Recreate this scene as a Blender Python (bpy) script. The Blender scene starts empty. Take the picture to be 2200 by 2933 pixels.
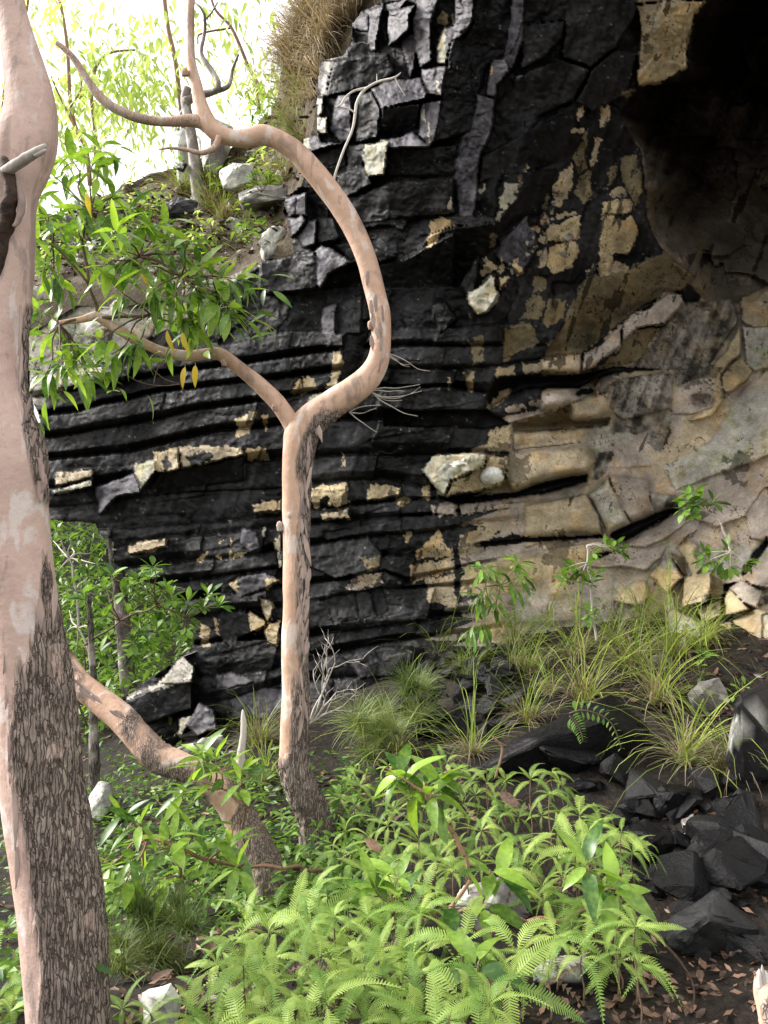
import bpy, bmesh, math, random
import numpy as np
from mathutils import Vector, Matrix

# ------------------------------------------------------------------ camera, sky, sun, exposure
W_PX, H_PX, F_PX = 2200.0, 2933.0, 2258.0          # the photograph's size and focal length in pixels
EYE = 1.6
scene = bpy.context.scene
COL = scene.collection
cam_data = bpy.data.cameras.new('camera')
cam = bpy.data.objects.new('camera', cam_data)
COL.objects.link(cam)
cam_data.sensor_fit = 'VERTICAL'
cam_data.sensor_height = 24.0
cam_data.lens = 24.0 * F_PX / H_PX
cam_data.clip_end = 600.0
cam.location = (0, 0, EYE)
cam.rotation_euler = (math.radians(90), 0, 0)
scene.camera = cam

SUN_DIR = Vector((-0.79, 0.20, 0.57)).normalized()   # towards the sun: high on the left, thin cloud
world = bpy.data.worlds.new('World')
scene.world = world
world.use_nodes = True
wn = world.node_tree
wn.nodes.clear()
sky = wn.nodes.new('ShaderNodeTexSky')
sky.sky_type = 'NISHITA'
sky.sun_disc = False
sky.sun_elevation = math.asin(SUN_DIR.z)
sky.sun_rotation = math.atan2(SUN_DIR.x, SUN_DIR.y)
sky.air_density = 1.0
sky.dust_density = 6.0
sky.ozone_density = 0.6
bg = wn.nodes.new('ShaderNodeBackground')
bg.inputs['Strength'].default_value = 0.11
wo = wn.nodes.new('ShaderNodeOutputWorld')
veil = wn.nodes.new('ShaderNodeMix')                 # thin bright cloud drawn evenly over the whole sky
veil.data_type = 'RGBA'
veil.inputs[0].default_value = 0.72
veil.inputs[7].default_value = (9.8, 9.6, 9.0, 1)
wn.links.new(sky.outputs[0], veil.inputs[6])
wn.links.new(veil.outputs[2], bg.inputs['Color'])
wn.links.new(bg.outputs[0], wo.inputs['Surface'])

sun_data = bpy.data.lights.new('sun', 'SUN')
sun_data.energy = 3.9
sun_data.angle = math.radians(28)
sun_data.color = (1.0, 0.965, 0.92)
sun = bpy.data.objects.new('sun', sun_data)
COL.objects.link(sun)
sun.rotation_euler = (-SUN_DIR).to_track_quat('-Z', 'Y').to_euler()

scene.view_settings.view_transform = 'Standard'
scene.view_settings.look = 'None'
scene.view_settings.gamma = 1.0
scene.view_settings.use_curve_mapping = False
scene.view_settings.exposure = 1.12
scene.render.engine = 'CYCLES'
scene.cycles.use_denoising = True
scene.cycles.max_bounces = 8
scene.cycles.diffuse_bounces = 4
scene.cycles.transparent_max_bounces = 8

# ------------------------------------------------------------------ helpers
rng = np.random.default_rng(7)
random.seed(7)

def P(px, py, d):
    """the point that lies d metres in front of the lens plane and shows at pixel (px, py)"""
    return np.array([(px - W_PX / 2) / F_PX * d, d, EYE + (H_PX / 2 - py) / F_PX * d])

def crop(x0, y0, s):
    return lambda pts: [(x0 + a / s, y0 + b / s) for a, b in pts]
S1 = 1659 / 1100.0
S2 = 1659 / 650.0
R1, R2 = crop(0, 0, S1), crop(1100, 0, S1)
R3, R4 = crop(0, 740, S1), crop(1100, 740, S1)
R5, R6 = crop(0, 1480, S1), crop(1100, 1480, S1)
R7, R8 = crop(0, 2200, S1), crop(1100, 2200, S1)
Z1, Z2, Z3 = crop(850, 0, S2), crop(650, 450, S2), crop(1200, 450, S2)
Z4, Z5, Z6, Z7 = crop(1550, 700, S2), crop(1550, 1350, S2), crop(0, 350, S2), crop(500, 1350, S2)

def _hash(ix, iy, iz, seed):
    h = (ix * 374761393 + iy * 668265263 + iz * 1274126177 + seed * 974711) & 0xFFFFFFFF
    h = ((h ^ (h >> 13)) * 1274126177) & 0xFFFFFFFF
    h = ((h ^ (h >> 16)) * 2246822519) & 0xFFFFFFFF
    return h ^ (h >> 15)

def vnoise(p, seed=0):
    """smooth noise in -1..1 at points p (n, 3)"""
    p = np.asarray(p, float)
    i = np.floor(p).astype(np.int64)
    f = p - i
    f = f * f * f * (f * (f * 6 - 15) + 10)
    out = np.zeros(len(p))
    for dx in (0, 1):
        wx = f[:, 0] if dx else 1 - f[:, 0]
        for dy in (0, 1):
            wy = f[:, 1] if dy else 1 - f[:, 1]
            for dz in (0, 1):
                wz = f[:, 2] if dz else 1 - f[:, 2]
                h = _hash(i[:, 0] + dx, i[:, 1] + dy, i[:, 2] + dz, seed)
                out += wx * wy * wz * (h / 2147483647.5 - 1.0)
    return out

def fbm(p, octaves=4, seed=0, gain=0.5):
    p = np.asarray(p, float)
    out, a, s = np.zeros(len(p)), 1.0, 0.0
    for k in range(octaves):
        out += a * vnoise(p * 2.03 ** k + 13.7 * k, seed + k)
        s += a
        a *= gain
    return out / s * 1.5

def worley(u, v, seed=0):
    """nearest cell of a jittered grid: cell hash 0..1 (three values), offset to its centre, distance to the border"""
    iu, iv = np.floor(u).astype(np.int64), np.floor(v).astype(np.int64)
    f1 = np.full(u.shape, 1e9); f2 = np.full(u.shape, 1e9)
    bi = np.zeros(u.shape, np.int64); bj = np.zeros(u.shape, np.int64)
    bu = np.zeros(u.shape); bv = np.zeros(u.shape)
    for du in (-1, 0, 1):
        for dv in (-1, 0, 1):
            a, b = iu + du, iv + dv
            z = np.zeros_like(a)
            cu = a + 0.1 + 0.8 * _hash(a, b, z, seed) / 4294967295.0
            cv = b + 0.1 + 0.8 * _hash(a, b, z + 1, seed) / 4294967295.0
            d = np.hypot(u - cu, v - cv)
            m = d < f1
            f2 = np.where(m, f1, np.minimum(f2, d))
            bi = np.where(m, a, bi); bj = np.where(m, b, bj)
            bu = np.where(m, u - cu, bu); bv = np.where(m, v - cv, bv)
            f1 = np.where(m, d, f1)
    z = np.zeros_like(bi)
    r = [_hash(bi, bj, z + 5 + k, seed) / 4294967295.0 for k in range(3)]
    return r, bu, bv, f2 - f1

def sstep(a, b, x):
    t = np.clip((x - a) / (b - a), 0, 1)
    return t * t * (3 - 2 * t)

def in_poly(X, Y, poly):
    poly = np.asarray(poly, float)
    m = (X >= poly[:, 0].min()) & (X <= poly[:, 0].max()) & (Y >= poly[:, 1].min()) & (Y <= poly[:, 1].max())
    out = np.zeros(X.shape, bool)
    if not m.any():
        return out
    x, y = X[m], Y[m]
    c = np.zeros(x.shape, bool)
    n = len(poly)
    for i in range(n):
        x1, y1 = poly[i]; x2, y2 = poly[(i + 1) % n]
        if y1 == y2:
            continue
        k = ((y1 > y) != (y2 > y)) & (x < (x2 - x1) * (y - y1) / (y2 - y1) + x1)
        c ^= k
    out[m] = c
    return out

def rbf(pts, vals, smooth=1e-3):
    """thin-plate interpolation through scattered values"""
    pts = np.asarray(pts, float); vals = np.asarray(vals, float)
    sc = np.ptp(pts, axis=0).max(); c = pts.mean(0)
    q = (pts - c) / sc
    def ker(r2):
        return np.where(r2 > 1e-12, 0.5 * r2 * np.log(np.maximum(r2, 1e-12)), 0)
    n = len(q)
    A = np.zeros((n + 3, n + 3))
    A[:n, :n] = ker(((q[:, None] - q[None]) ** 2).sum(-1)) + np.eye(n) * smooth
    A[:n, n] = 1; A[:n, n + 1:] = q
    A[n:, :n] = A[:n, n:].T
    w = np.linalg.solve(A, np.concatenate([vals, np.zeros(3)]))
    def f(x, y):
        x = np.asarray(x, float); y = np.asarray(y, float)
        a, b = (x - c[0]) / sc, (y - c[1]) / sc
        out = w[n] + w[n + 1] * a + w[n + 2] * b
        for k in range(n):
            out = out + w[k] * ker((a - q[k, 0]) ** 2 + (b - q[k, 1]) ** 2)
        return out
    return f

# ---- objects
def tag(o, label=None, cat=None, group=None, kind=None):
    if label: o['label'] = label
    if cat: o['category'] = cat
    if group: o['group'] = group
    if kind: o['kind'] = kind
    return o

def empty(name, loc, label=None, cat=None, group=None, kind=None):
    o = bpy.data.objects.new(name, None)
    o.empty_display_size = 0.1
    o.location = tuple(loc)
    COL.objects.link(o)
    return tag(o, label, cat, group, kind)

def make_mesh(name, verts, faces, mat=None, smooth=True, sharp=None):
    me = bpy.data.meshes.new(name)
    v = np.asarray(verts, np.float32)
    if isinstance(faces, np.ndarray):
        k = faces.shape[1]; nf = len(faces)
        me.vertices.add(len(v)); me.vertices.foreach_set('co', v.ravel())
        me.loops.add(nf * k); me.loops.foreach_set('vertex_index', faces.astype(np.int32).ravel())
        me.polygons.add(nf)
        me.polygons.foreach_set('loop_start', np.arange(0, nf * k, k, dtype=np.int32))
        me.polygons.foreach_set('loop_total', np.full(nf, k, np.int32))
        me.update(calc_edges=True)
    else:
        me.from_pydata(v.tolist(), [], faces)
    if smooth:
        me.polygons.foreach_set('use_smooth', np.ones(len(me.polygons), bool))
    if sharp is not None:
        me.set_sharp_from_angle(angle=math.radians(sharp))
    if mat:
        me.materials.append(mat)
    return me

def add_obj(name, me, parent=None, mw=None):
    o = bpy.data.objects.new(name, me)
    COL.objects.link(o)
    if parent is not None:
        o.parent = parent
    if mw is not None:
        o.matrix_basis = mw
    return o

def origin_of(o):
    off = np.zeros(3)
    while o is not None:
        off = off + np.array(o.location); o = o.parent
    return off

def mesh_obj(name, verts, faces, mat, parent=None, smooth=True, sharp=None, cols=None, attrs=None):
    """a mesh given in world metres; under a parent its origin is the parent's (parents are never rotated here)"""
    v = np.asarray(verts, float)
    if parent is not None:
        v = v - origin_of(parent)
    me = make_mesh(name, v, faces, mat, smooth, sharp)
    if cols is not None:
        a = me.color_attributes.new('col', 'FLOAT_COLOR', 'POINT')
        c = np.ones((len(v), 4), np.float32); c[:, :cols.shape[1]] = cols
        a.data.foreach_set('color', c.ravel())
    for k, arr in (attrs or {}).items():
        a = me.attributes.new(k, 'FLOAT', 'POINT')
        a.data.foreach_set('value', np.asarray(arr, np.float32))
    return add_obj(name, me, parent)

def beside(px, py, marks):
    """words for where a thing stands by its nearest landmark"""
    lx, ly, lm = min(marks, key=lambda q: math.hypot(q[0] - px, q[1] - py))
    if abs(px - lx) > abs(py - ly):
        return ('left of ' if px < lx else 'right of ') + lm
    return ('above ' if py < ly else 'below ') + lm

# ---- materials
def new_mat(name):
    m = bpy.data.materials.new(name)
    m.use_nodes = True
    nt = m.node_tree
    nt.nodes.clear()
    out = nt.nodes.new('ShaderNodeOutputMaterial')
    b = nt.nodes.new('ShaderNodeBsdfPrincipled')
    nt.links.new(b.outputs[0], out.inputs['Surface'])
    return m, nt, b, out

def N(nt, kind, **kw):
    n = nt.nodes.new('ShaderNode' + kind)
    for k, v in kw.items():
        if k in ('operation', 'blend_type', 'data_type', 'attribute_name', 'musgrave_type', 'feature', 'interpolation_type', 'clamp'):
            setattr(n, k, v)
        else:
            n.inputs[k].default_value = v
    return n

def noise_node(nt, scale, detail=4, rough=0.6, vec=None, dist=0.0):
    n = N(nt, 'TexNoise', Scale=scale, Detail=detail, Roughness=rough, Distortion=dist)
    if vec is not None:
        nt.links.new(vec, n.inputs['Vector'])
    return n

def remap(nt, sock, a, b, c, d):
    n = nt.nodes.new('ShaderNodeMapRange')
    nt.links.new(sock, n.inputs[0])
    for i, v in enumerate((a, b, c, d)):
        n.inputs[i + 1].default_value = v
    return n.outputs[0]

def mix(nt, fac, a, b, blend='MIX'):
    n = nt.nodes.new('ShaderNodeMix')
    n.data_type = 'RGBA'; n.blend_type = blend
    for i, s in ((0, fac), (6, a), (7, b)):
        if hasattr(s, 'links'):
            nt.links.new(s, n.inputs[i])
        elif i == 0:
            n.inputs[0].default_value = s
        else:
            n.inputs[i].default_value = (*s, 1) if len(s) == 3 else s
    return n.outputs[2]

def bump(nt, b, sock, strength, dist):
    n = N(nt, 'Bump', Strength=strength, Distance=dist)
    nt.links.new(sock, n.inputs['Height'])
    nt.links.new(n.outputs[0], b.inputs['Normal'])

def coord(nt, scale=None):
    tc = nt.nodes.new('ShaderNodeTexCoord')
    if scale is None:
        return tc.outputs['Object']
    m = nt.nodes.new('ShaderNodeMapping')
    m.inputs['Scale'].default_value = scale
    nt.links.new(tc.outputs['Object'], m.inputs[0])
    return m.outputs[0]

def rock_material(name, rough=0.52, spec=0.16, bump_d=0.012):
    m, nt, b, out = new_mat(name)
    at = N(nt, 'Attribute', attribute_name='col')
    v = coord(nt)
    n1 = noise_node(nt, 5, 6, 0.65, v)
    n2 = noise_node(nt, 38, 5, 0.7, v)
    c = mix(nt, 1.0, at.outputs['Color'], remap_grey(nt, n1.outputs['Fac'], 0.3, 0.7, 0.7, 1.35), 'MULTIPLY')
    c = mix(nt, 1.0, c, remap_grey(nt, n2.outputs['Fac'], 0.3, 0.7, 0.72, 1.3), 'MULTIPLY')
    nt.links.new(c, b.inputs['Base Color'])
    nt.links.new(remap(nt, n2.outputs['Fac'], 0.3, 0.7, rough - 0.12, rough + 0.15), b.inputs['Roughness'])
    b.inputs['Specular IOR Level'].default_value = spec
    mx = N(nt, 'Math', operation='ADD')
    nt.links.new(n1.outputs['Fac'], mx.inputs[0])
    sc = N(nt, 'Math', operation='MULTIPLY'); sc.inputs[1].default_value = 0.45
    nt.links.new(n2.outputs['Fac'], sc.inputs[0]); nt.links.new(sc.outputs[0], mx.inputs[1])
    bump(nt, b, mx.outputs[0], 0.7, bump_d)
    return m

def remap_grey(nt, sock, a, b, c, d):
    r = remap(nt, sock, a, b, c, d)
    k = nt.nodes.new('ShaderNodeCombineColor')
    for i in range(3):
        nt.links.new(r, k.inputs[i])
    return k.outputs[0]

def leaf_material(name, c1, c2, trans=0.35, rough=0.38, spec=0.45, tcol=None):
    """leaf blade: colour varies leaf by leaf, light shines through"""
    m, nt, b, out = new_mat(name)
    oi = nt.nodes.new('ShaderNodeObjectInfo')
    v = coord(nt)
    n = noise_node(nt, 6, 2, 0.5, v)
    ad = N(nt, 'Math', operation='ADD')
    nt.links.new(oi.outputs['Random'], ad.inputs[0])
    nt.links.new(remap(nt, n.outputs['Fac'], 0.3, 0.7, -0.3, 0.3), ad.inputs[1])
    geo = N(nt, 'Attribute', attribute_name='tone')
    ad2 = N(nt, 'Math', operation='ADD', clamp=True) if False else N(nt, 'Math', operation='ADD')
    ad2.use_clamp = True
    nt.links.new(ad.outputs[0], ad2.inputs[0]); nt.links.new(geo.outputs['Fac'], ad2.inputs[1])
    c = mix(nt, ad2.outputs[0], c1, c2)
    nt.links.new(c, b.inputs['Base Color'])
    b.inputs['Roughness'].default_value = rough
    b.inputs['Specular IOR Level'].default_value = spec
    tr = nt.nodes.new('ShaderNodeBsdfTranslucent')
    tc = mix(nt, 1.0, c, tcol or (1.45, 1.45, 0.65), 'MULTIPLY')
    nt.links.new(tc, tr.inputs['Color'])
    ms = nt.nodes.new('ShaderNodeMixShader')
    ms.inputs[0].default_value = trans
    nt.links.new(b.outputs[0], ms.inputs[1]); nt.links.new(tr.outputs[0], ms.inputs[2])
    nt.links.new(ms.outputs[0], out.inputs['Surface'])
    return m

def plain_material(name, c1, c2, rough=0.7, scale=20, spec=0.3, bump_d=0.004, stretch=None):
    m, nt, b, out = new_mat(name)
    v = coord(nt, stretch)
    n = noise_node(nt, scale, 5, 0.65, v)
    oi = nt.nodes.new('ShaderNodeObjectInfo')
    c = mix(nt, remap(nt, n.outputs['Fac'], 0.32, 0.68, 0, 1), c1, c2)
    c = mix(nt, 1.0, c, remap_grey(nt, oi.outputs['Random'], 0, 1, 0.75, 1.25), 'MULTIPLY')
    nt.links.new(c, b.inputs['Base Color'])
    b.inputs['Roughness'].default_value = rough
    b.inputs['Specular IOR Level'].default_value = spec
    bump(nt, b, n.outputs['Fac'], 0.6, bump_d)
    return m

def bark_material(name, s1, s2, s3, b1, b2):
    """smooth bark s1..s3 and rough shed bark b1..b2, by the mesh's 'bark' attribute"""
    m, nt, b, out = new_mat(name)
    at = N(nt, 'Attribute', attribute_name='bark')
    rel = N(nt, 'Attribute', attribute_name='relief')
    v = coord(nt)
    vs = coord(nt, (1, 1, 0.22))
    n1 = noise_node(nt, 4, 4, 0.55, v)
    n2 = noise_node(nt, 22, 4, 0.6, v)
    n3 = noise_node(nt, 60, 6, 0.75, vs)
    sm = mix(nt, remap(nt, n1.outputs['Fac'], 0.35, 0.62, 0, 1), s1, s2)
    sm = mix(nt, remap(nt, n2.outputs['Fac'], 0.5, 0.75, 0, 0.65), sm, s3)
    n4 = noise_node(nt, 7, 7, 0.62, coord(nt, (1, 1, 0.45)), 0.6)
    sm = mix(nt, remap(nt, n4.outputs['Fac'], 0.55, 0.60, 0, 0.8), sm, tuple(min(.72, .45 * x + .36) for x in s1))
    sm = mix(nt, remap(nt, n4.outputs['Fac'], 0.44, 0.38, 0, 0.75), sm, tuple(.5 * x + .07 for x in s3))
    n5 = noise_node(nt, 9, 5, 0.6, coord(nt, (1, 1, 0.08)))
    sm = mix(nt, remap(nt, n5.outputs['Fac'], 0.56, 0.66, 0, 0.6), sm, tuple(.62 * x for x in s3))
    speck = noise_node(nt, 75, 1, 0.4, v)
    sm = mix(nt, remap(nt, speck.outputs['Fac'], 0.74, 0.82, 0, 0.35), sm, tuple(0.4 * x for x in s3))
    rg = mix(nt, remap(nt, n3.outputs['Fac'], 0.35, 0.65, 0, 1), b1, b2)
    rg = mix(nt, 1.0, rg, remap_grey(nt, n1.outputs['Fac'], 0.3, 0.7, 0.75, 1.25), 'MULTIPLY')
    wob = noise_node(nt, 26, 3, 0.6, v)
    wv = mix(nt, 0.016, v, wob.outputs['Color'], 'ADD')
    mp = nt.nodes.new('ShaderNodeMapping'); mp.inputs['Scale'].default_value = (1, 1, 0.085)
    nt.links.new(wv, mp.inputs[0])
    vor = N(nt, 'TexVoronoi', feature='DISTANCE_TO_EDGE', Scale=88.0)
    nt.links.new(mp.outputs[0], vor.inputs['Vector'])
    fur = remap(nt, vor.outputs['Distance'], 0.0, 0.13, 0, 1)
    rg = mix(nt, fur, tuple(.62 * x for x in b1), rg)
    c = mix(nt, at.outputs['Fac'], sm, rg)
    nt.links.new(c, b.inputs['Base Color'])
    nt.links.new(remap(nt, at.outputs['Fac'], 0, 1, 0.55, 0.9), b.inputs['Roughness'])
    b.inputs['Specular IOR Level'].default_value = 0.25
    h = N(nt, 'Math', operation='MULTIPLY')
    dim = N(nt, 'Math', operation='MULTIPLY'); dim.inputs[1].default_value = 0.5
    nt.links.new(n2.outputs['Fac'], dim.inputs[0])
    hs = N(nt, 'Math', operation='ADD')
    nt.links.new(n3.outputs['Fac'], hs.inputs[0]); nt.links.new(fur, hs.inputs[1])
    nt.links.new(hs.outputs[0], h.inputs[0])
    nt.links.new(remap(nt, at.outputs['Fac'], 0, 1, 0.02, 0.8), h.inputs[1])
    hh = N(nt, 'Math', operation='ADD')
    nt.links.new(h.outputs[0], hh.inputs[0]); nt.links.new(dim.outputs[0], hh.inputs[1])
    bump(nt, b, hh.outputs[0], 0.9, 0.012)
    return m

# ---- tubes
def catmull(pts, n):
    pts = np.asarray(pts, float)
    m = len(pts)
    seg = np.linalg.norm(np.diff(pts[:, :3], axis=0), axis=1)
    cum = np.concatenate([[0], np.cumsum(seg)])
    t = np.linspace(0, cum[-1], n)
    i = np.clip(np.searchsorted(cum, t, side='right') - 1, 0, m - 2)
    f = ((t - cum[i]) / np.maximum(seg[i], 1e-9))[:, None]
    p0 = pts[np.maximum(i - 1, 0)]; p1 = pts[i]; p2 = pts[i + 1]; p3 = pts[np.minimum(i + 2, m - 1)]
    l = seg[i][:, None]
    def tang(a, b, c, s0, s1):
        return (c - a) / np.maximum(s0 + s1, 1e-9)
    s_prev = np.where(i > 0, seg[np.maximum(i - 1, 0)], 0)[:, None]
    s_next = np.where(i < m - 2, seg[np.minimum(i + 1, m - 2)], 0)[:, None]
    m1 = tang(p0, p1, p2, s_prev, l) * l
    m2 = tang(p1, p2, p3, l, s_next) * l
    return ((2 * f ** 3 - 3 * f ** 2 + 1) * p1 + (f ** 3 - 2 * f ** 2 + f) * m1
            + (-2 * f ** 3 + 3 * f ** 2) * p2 + (f ** 3 - f ** 2) * m2)

def tube(path, n_len, n_round, cap=True, lump=0.0, seed=0, v0=0):
    """path rows (x, y, z, r) -> verts, faces, ring angle, distance along"""
    q = catmull(path, n_len)
    c, r = q[:, :3], np.maximum(q[:, 3], 1e-4)
    t = np.gradient(c, axis=0)
    t /= np.maximum(np.linalg.norm(t, axis=1), 1e-9)[:, None]
    a = np.array([0, 1.0, 0]) if abs(t[0, 1]) < 0.9 else np.array([1.0, 0, 0])
    u = np.zeros_like(c)
    for i in range(n_len):
        a = a - t[i] * a.dot(t[i])
        a /= np.linalg.norm(a)
        u[i] = a
    w = np.cross(t, u)
    ang = np.linspace(0, 2 * np.pi, n_round, endpoint=False)
    d = u[:, None] * np.cos(ang)[None, :, None] + w[:, None] * np.sin(ang)[None, :, None]
    rr = np.repeat(r[:, None], n_round, 1)
    if lump:
        rr = rr * (1 + lump * fbm((c[:, None] + d * 0.25 * r[:, None, None] * 4).reshape(-1, 3) * 2.2 / max(r.max() * 6, 0.05), 3, seed).reshape(rr.shape))
    v = (c[:, None] + d * rr[..., None]).reshape(-1, 3)
    i = np.arange(n_len - 1)[:, None] * n_round
    j = np.arange(n_round)[None]
    k = (j + 1) % n_round
    f = np.stack([i + j, i + k, i + n_round + k, i + n_round + j], -1).reshape(-1, 4)
    f = f.tolist()
    if cap:
        f.append(list(range(n_round))[::-1])
        f.append([(n_len - 1) * n_round + x for x in range(n_round)])
    if v0:
        f = [[x + v0 for x in g] for g in f]
    return v, f, d.reshape(-1, 3), np.repeat(np.arange(n_len) / (n_len - 1), n_round)

def path_px(rows):
    """rows (px, py, depth, half width in px) -> world path"""
    out = []
    for x, y, d, hw in rows:
        p = P(x, y, d)
        out.append([*p, hw / F_PX * d])
    return np.array(out)

def to_px(v):
    v = np.asarray(v)
    return W_PX / 2 + v[:, 0] / v[:, 1] * F_PX, H_PX / 2 - (v[:, 2] - EYE) / v[:, 1] * F_PX

class Bag:
    """collects pieces into one mesh"""
    def __init__(self):
        self.v, self.f, self.n = [], [], 0
    def add(self, v, f):
        self.v.append(np.asarray(v, float))
        self.f.extend([[x + self.n for x in g] for g in f])
        self.n += len(v)
    def tube(self, path, n_len=8, n_round=5):
        v, f, _, _ = tube(path, n_len, n_round)
        self.add(v, f)
    def build(self, name, mat, parent=None, **kw):
        return mesh_obj(name, np.concatenate(self.v), self.f, mat, parent, **kw)
# ------------------------------------------------------------------ ground height
_G = [(0, 2933, 2.65), (600, 2933, 2.65), (1100, 2933, 2.6), (1700, 2933, 2.55), (2200, 2933, 2.5), (2200, 2500, 3.5), (1900, 2350, 4.2),
      (2200, 2100, 4.9), (1600, 2280, 4.6), (1300, 2250, 4.8), (905, 2440, 4.75), (760, 2620, 4.05), (300, 2700, 4.0), (600, 2300, 5.6),
      (520, 2150, 7.3), (1200, 1970, 6.7), (1500, 1860, 6.9), (1850, 1810, 6.7), (2200, 1890, 5.7), (250, 2250, 7.6), (300, 2050, 9.6),
      (330, 1800, 12.0), (300, 1480, 16.0), (1100, 2700, 3.3), (1500, 2700, 3.1), (1800, 2700, 3.0)]
_gp = np.array([P(*g) for g in _G])
_gx = np.array([(-7, 17, 2.4), (-14, 10, 0.6), (9, 2, 0.9), (6, -2, 0.3), (-6, 0, -1.2), (0, -6, 0.0), (-9, 5, -1.3), (9, 9, 1.6), (2, 12, 1.2),
                (0, 0, 0.0), (-2, 1, -0.25), (-12, 20, 4), (14, 14, 2.5), (-14, -8, -1), (14, -8, 1)], float)
_gall = np.concatenate([_gp, _gx])
_ground_rbf = rbf(_gall[:, :2], _gall[:, 2], 3e-4)

def ground_z(x, y):
    x = np.asarray(x, float); y = np.asarray(y, float)
    r = np.hypot(x, y - 6)
    k = sstep(16, 30, r)
    q = np.minimum(1, 28 / np.maximum(r, 1e-6))
    z = np.clip(_ground_rbf(x * q, 6 + (y - 6) * q), -2.5, 6)
    return z * (1 - k) + 1.0 * k

def ground_bumps(x, y):
    x = np.atleast_1d(np.asarray(x, float)); y = np.atleast_1d(np.asarray(y, float))
    near = 1 - sstep(12, 20, np.hypot(x, y - 6))
    return near * (.05 * fbm(np.stack([x * 1.5, y * 1.5, x * 0], 1), 4, 81) + .025 * fbm(np.stack([x * 6, y * 6, x * 0], 1), 3, 83))

def hit(px, py, lift=0.0, d0=1.6, d1=14.0):
    """where the ray through a pixel meets the ground (raised by lift)"""
    d = np.linspace(d0, d1, 500)
    x = (px - W_PX / 2) / F_PX * d
    z = EYE + (H_PX / 2 - py) / F_PX * d
    k = np.nonzero(z - ground_z(x, d) - lift < 0)[0]
    dd = d[k[0]] if len(k) else d1
    p = P(px, py, dd)
    p[2] += ground_bumps(p[0], p[1])[0]
    return p, dd

# ------------------------------------------------------------------ the cliff
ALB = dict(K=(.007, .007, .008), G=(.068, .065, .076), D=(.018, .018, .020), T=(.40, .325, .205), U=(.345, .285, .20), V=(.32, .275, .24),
           B=(.14, .115, .072), L=(.36, .36, .31), M=(.34, .32, .285), W=(.86, .86, .86), C=(.15, .128, .102), S=(.15, .138, .122))

BEDS = [R3([(100, 520), (500, 470), (850, 400), (1250, 315), (1500, 300)]) + R4([(0, 300), (350, 300), (500, 280)]),
        R3([(100, 610), (400, 560), (700, 500), (1010, 462), (1240, 425), (1500, 390)]) + R4([(0, 385), (480, 380)]),
        R3([(100, 690), (330, 665), (440, 632), (700, 578), (880, 556), (1180, 520), (1500, 480)]) + R4([(0, 480), (330, 478), (480, 470), (750, 425), (860, 410), (1060, 300)]),
        R3([(100, 790), (300, 762), (520, 722), (700, 690), (880, 650), (1090, 622), (1300, 590), (1500, 580)]) + R4([(0, 560), (300, 560), (480, 590), (640, 555), (850, 500), (1060, 470)]),
        R3([(100, 880), (400, 855), (600, 830), (760, 790), (960, 745), (1100, 740), (1250, 720), (1500, 700)]) + R4([(0, 700), (480, 710), (780, 640), (980, 600), (1150, 570)]),
        R3([(100, 1000), (400, 985), (660, 930), (900, 900), (1200, 870), (1500, 850)]) + R4([(0, 850), (450, 840), (640, 835), (880, 790), (1100, 740)]),
        R3([(100, 1080), (410, 1060), (700, 1020), (1000, 1000), (1250, 990), (1500, 960)]) + R4([(0, 950), (200, 1000), (560, 1005), (880, 900), (1100, 860)]),
        R5([(400, 60), (700, 40), (1000, 20), (1250, -20), (1600, -55)]) + R6([(0, -62), (300, -85), (560, -105), (900, -140), (1100, -190)]),
        R5([(480, 140), (720, 90), (900, 80), (1250, 40), (1600, 5)]) + R6([(0, 0), (250, -10), (440, -50), (900, -90), (1100, -120)]),
        R5([(480, 230), (850, 190), (1080, 170), (1250, 130), (1600, 90)]) + R6([(0, 80), (130, 75), (450, 30), (800, -10), (1100, -60)]),
        R5([(560, 300), (900, 265), (1240, 215), (1600, 180)]) + R6([(0, 170), (130, 165), (290, 190), (600, 100), (1100, 20)]),
        R5([(700, 370), (960, 340), (1240, 300), (1480, 270), (1600, 250)]) + R6([(0, 235), (100, 280), (330, 220), (950, 100)]),
        R5([(800, 440), (1000, 400), (1240, 390), (1600, 325)]) + R6([(0, 310), (330, 300), (950, 220)]),
        R5([(820, 560), (960, 540), (1240, 520), (1450, 500), (1600, 480)]) + R6([(0, 470), (330, 420), (950, 350)]),
        R5([(820, 700), (1100, 690), (1220, 640), (1500, 580)]) + R6([(0, 545), (500, 480)]),
        R5([(700, 830), (1000, 790), (1220, 720), (1600, 690)]) + R6([(0, 690), (500, 640)])]

# blocks: outline, stone (G, K: lit and shaded sides put into the colour), how far proud (m), tilt to the right and downwards (m per 100 px)
F = []
def blk(c, s, o, gx, gy, pts): F.append((c(pts), s, o, gx, gy))
blk(Z1, 'G', .00, .15, .0, [(400, 150), (520, 100), (525, 230), (470, 240), (400, 200)])
blk(Z1, 'K', -.05, .0, -.1, [(400, 210), (525, 230), (525, 310), (440, 310)])
blk(Z1, 'G', .06, .22, .0, [(520, 80), (635, 30), (620, 100), (600, 200), (585, 370), (530, 360), (520, 230)])
blk(Z1, 'K', -.06, -.1, -.1, [(630, 90), (675, 80), (665, 330), (575, 385), (600, 200)])
blk(Z1, 'G', .02, .1, .1, [(635, 30), (770, 0), (760, 50), (640, 85)])
blk(Z1, 'G', .18, .14, .08, [(675, 75), (870, 40), (830, 110), (820, 220), (740, 290), (680, 335), (665, 200)])
blk(Z1, 'K', .0, -.3, .0, [(845, 90), (875, 40), (850, 240), (760, 290), (700, 330), (820, 225)])
blk(Z1, 'G', .14, .10, .04, [(850, 110), (875, 40), (790, 0), (790, -300), (1060, -300), (1060, 0), (1010, 80), (980, 200), (985, 450), (900, 495), (870, 380), (850, 240)])
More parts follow.
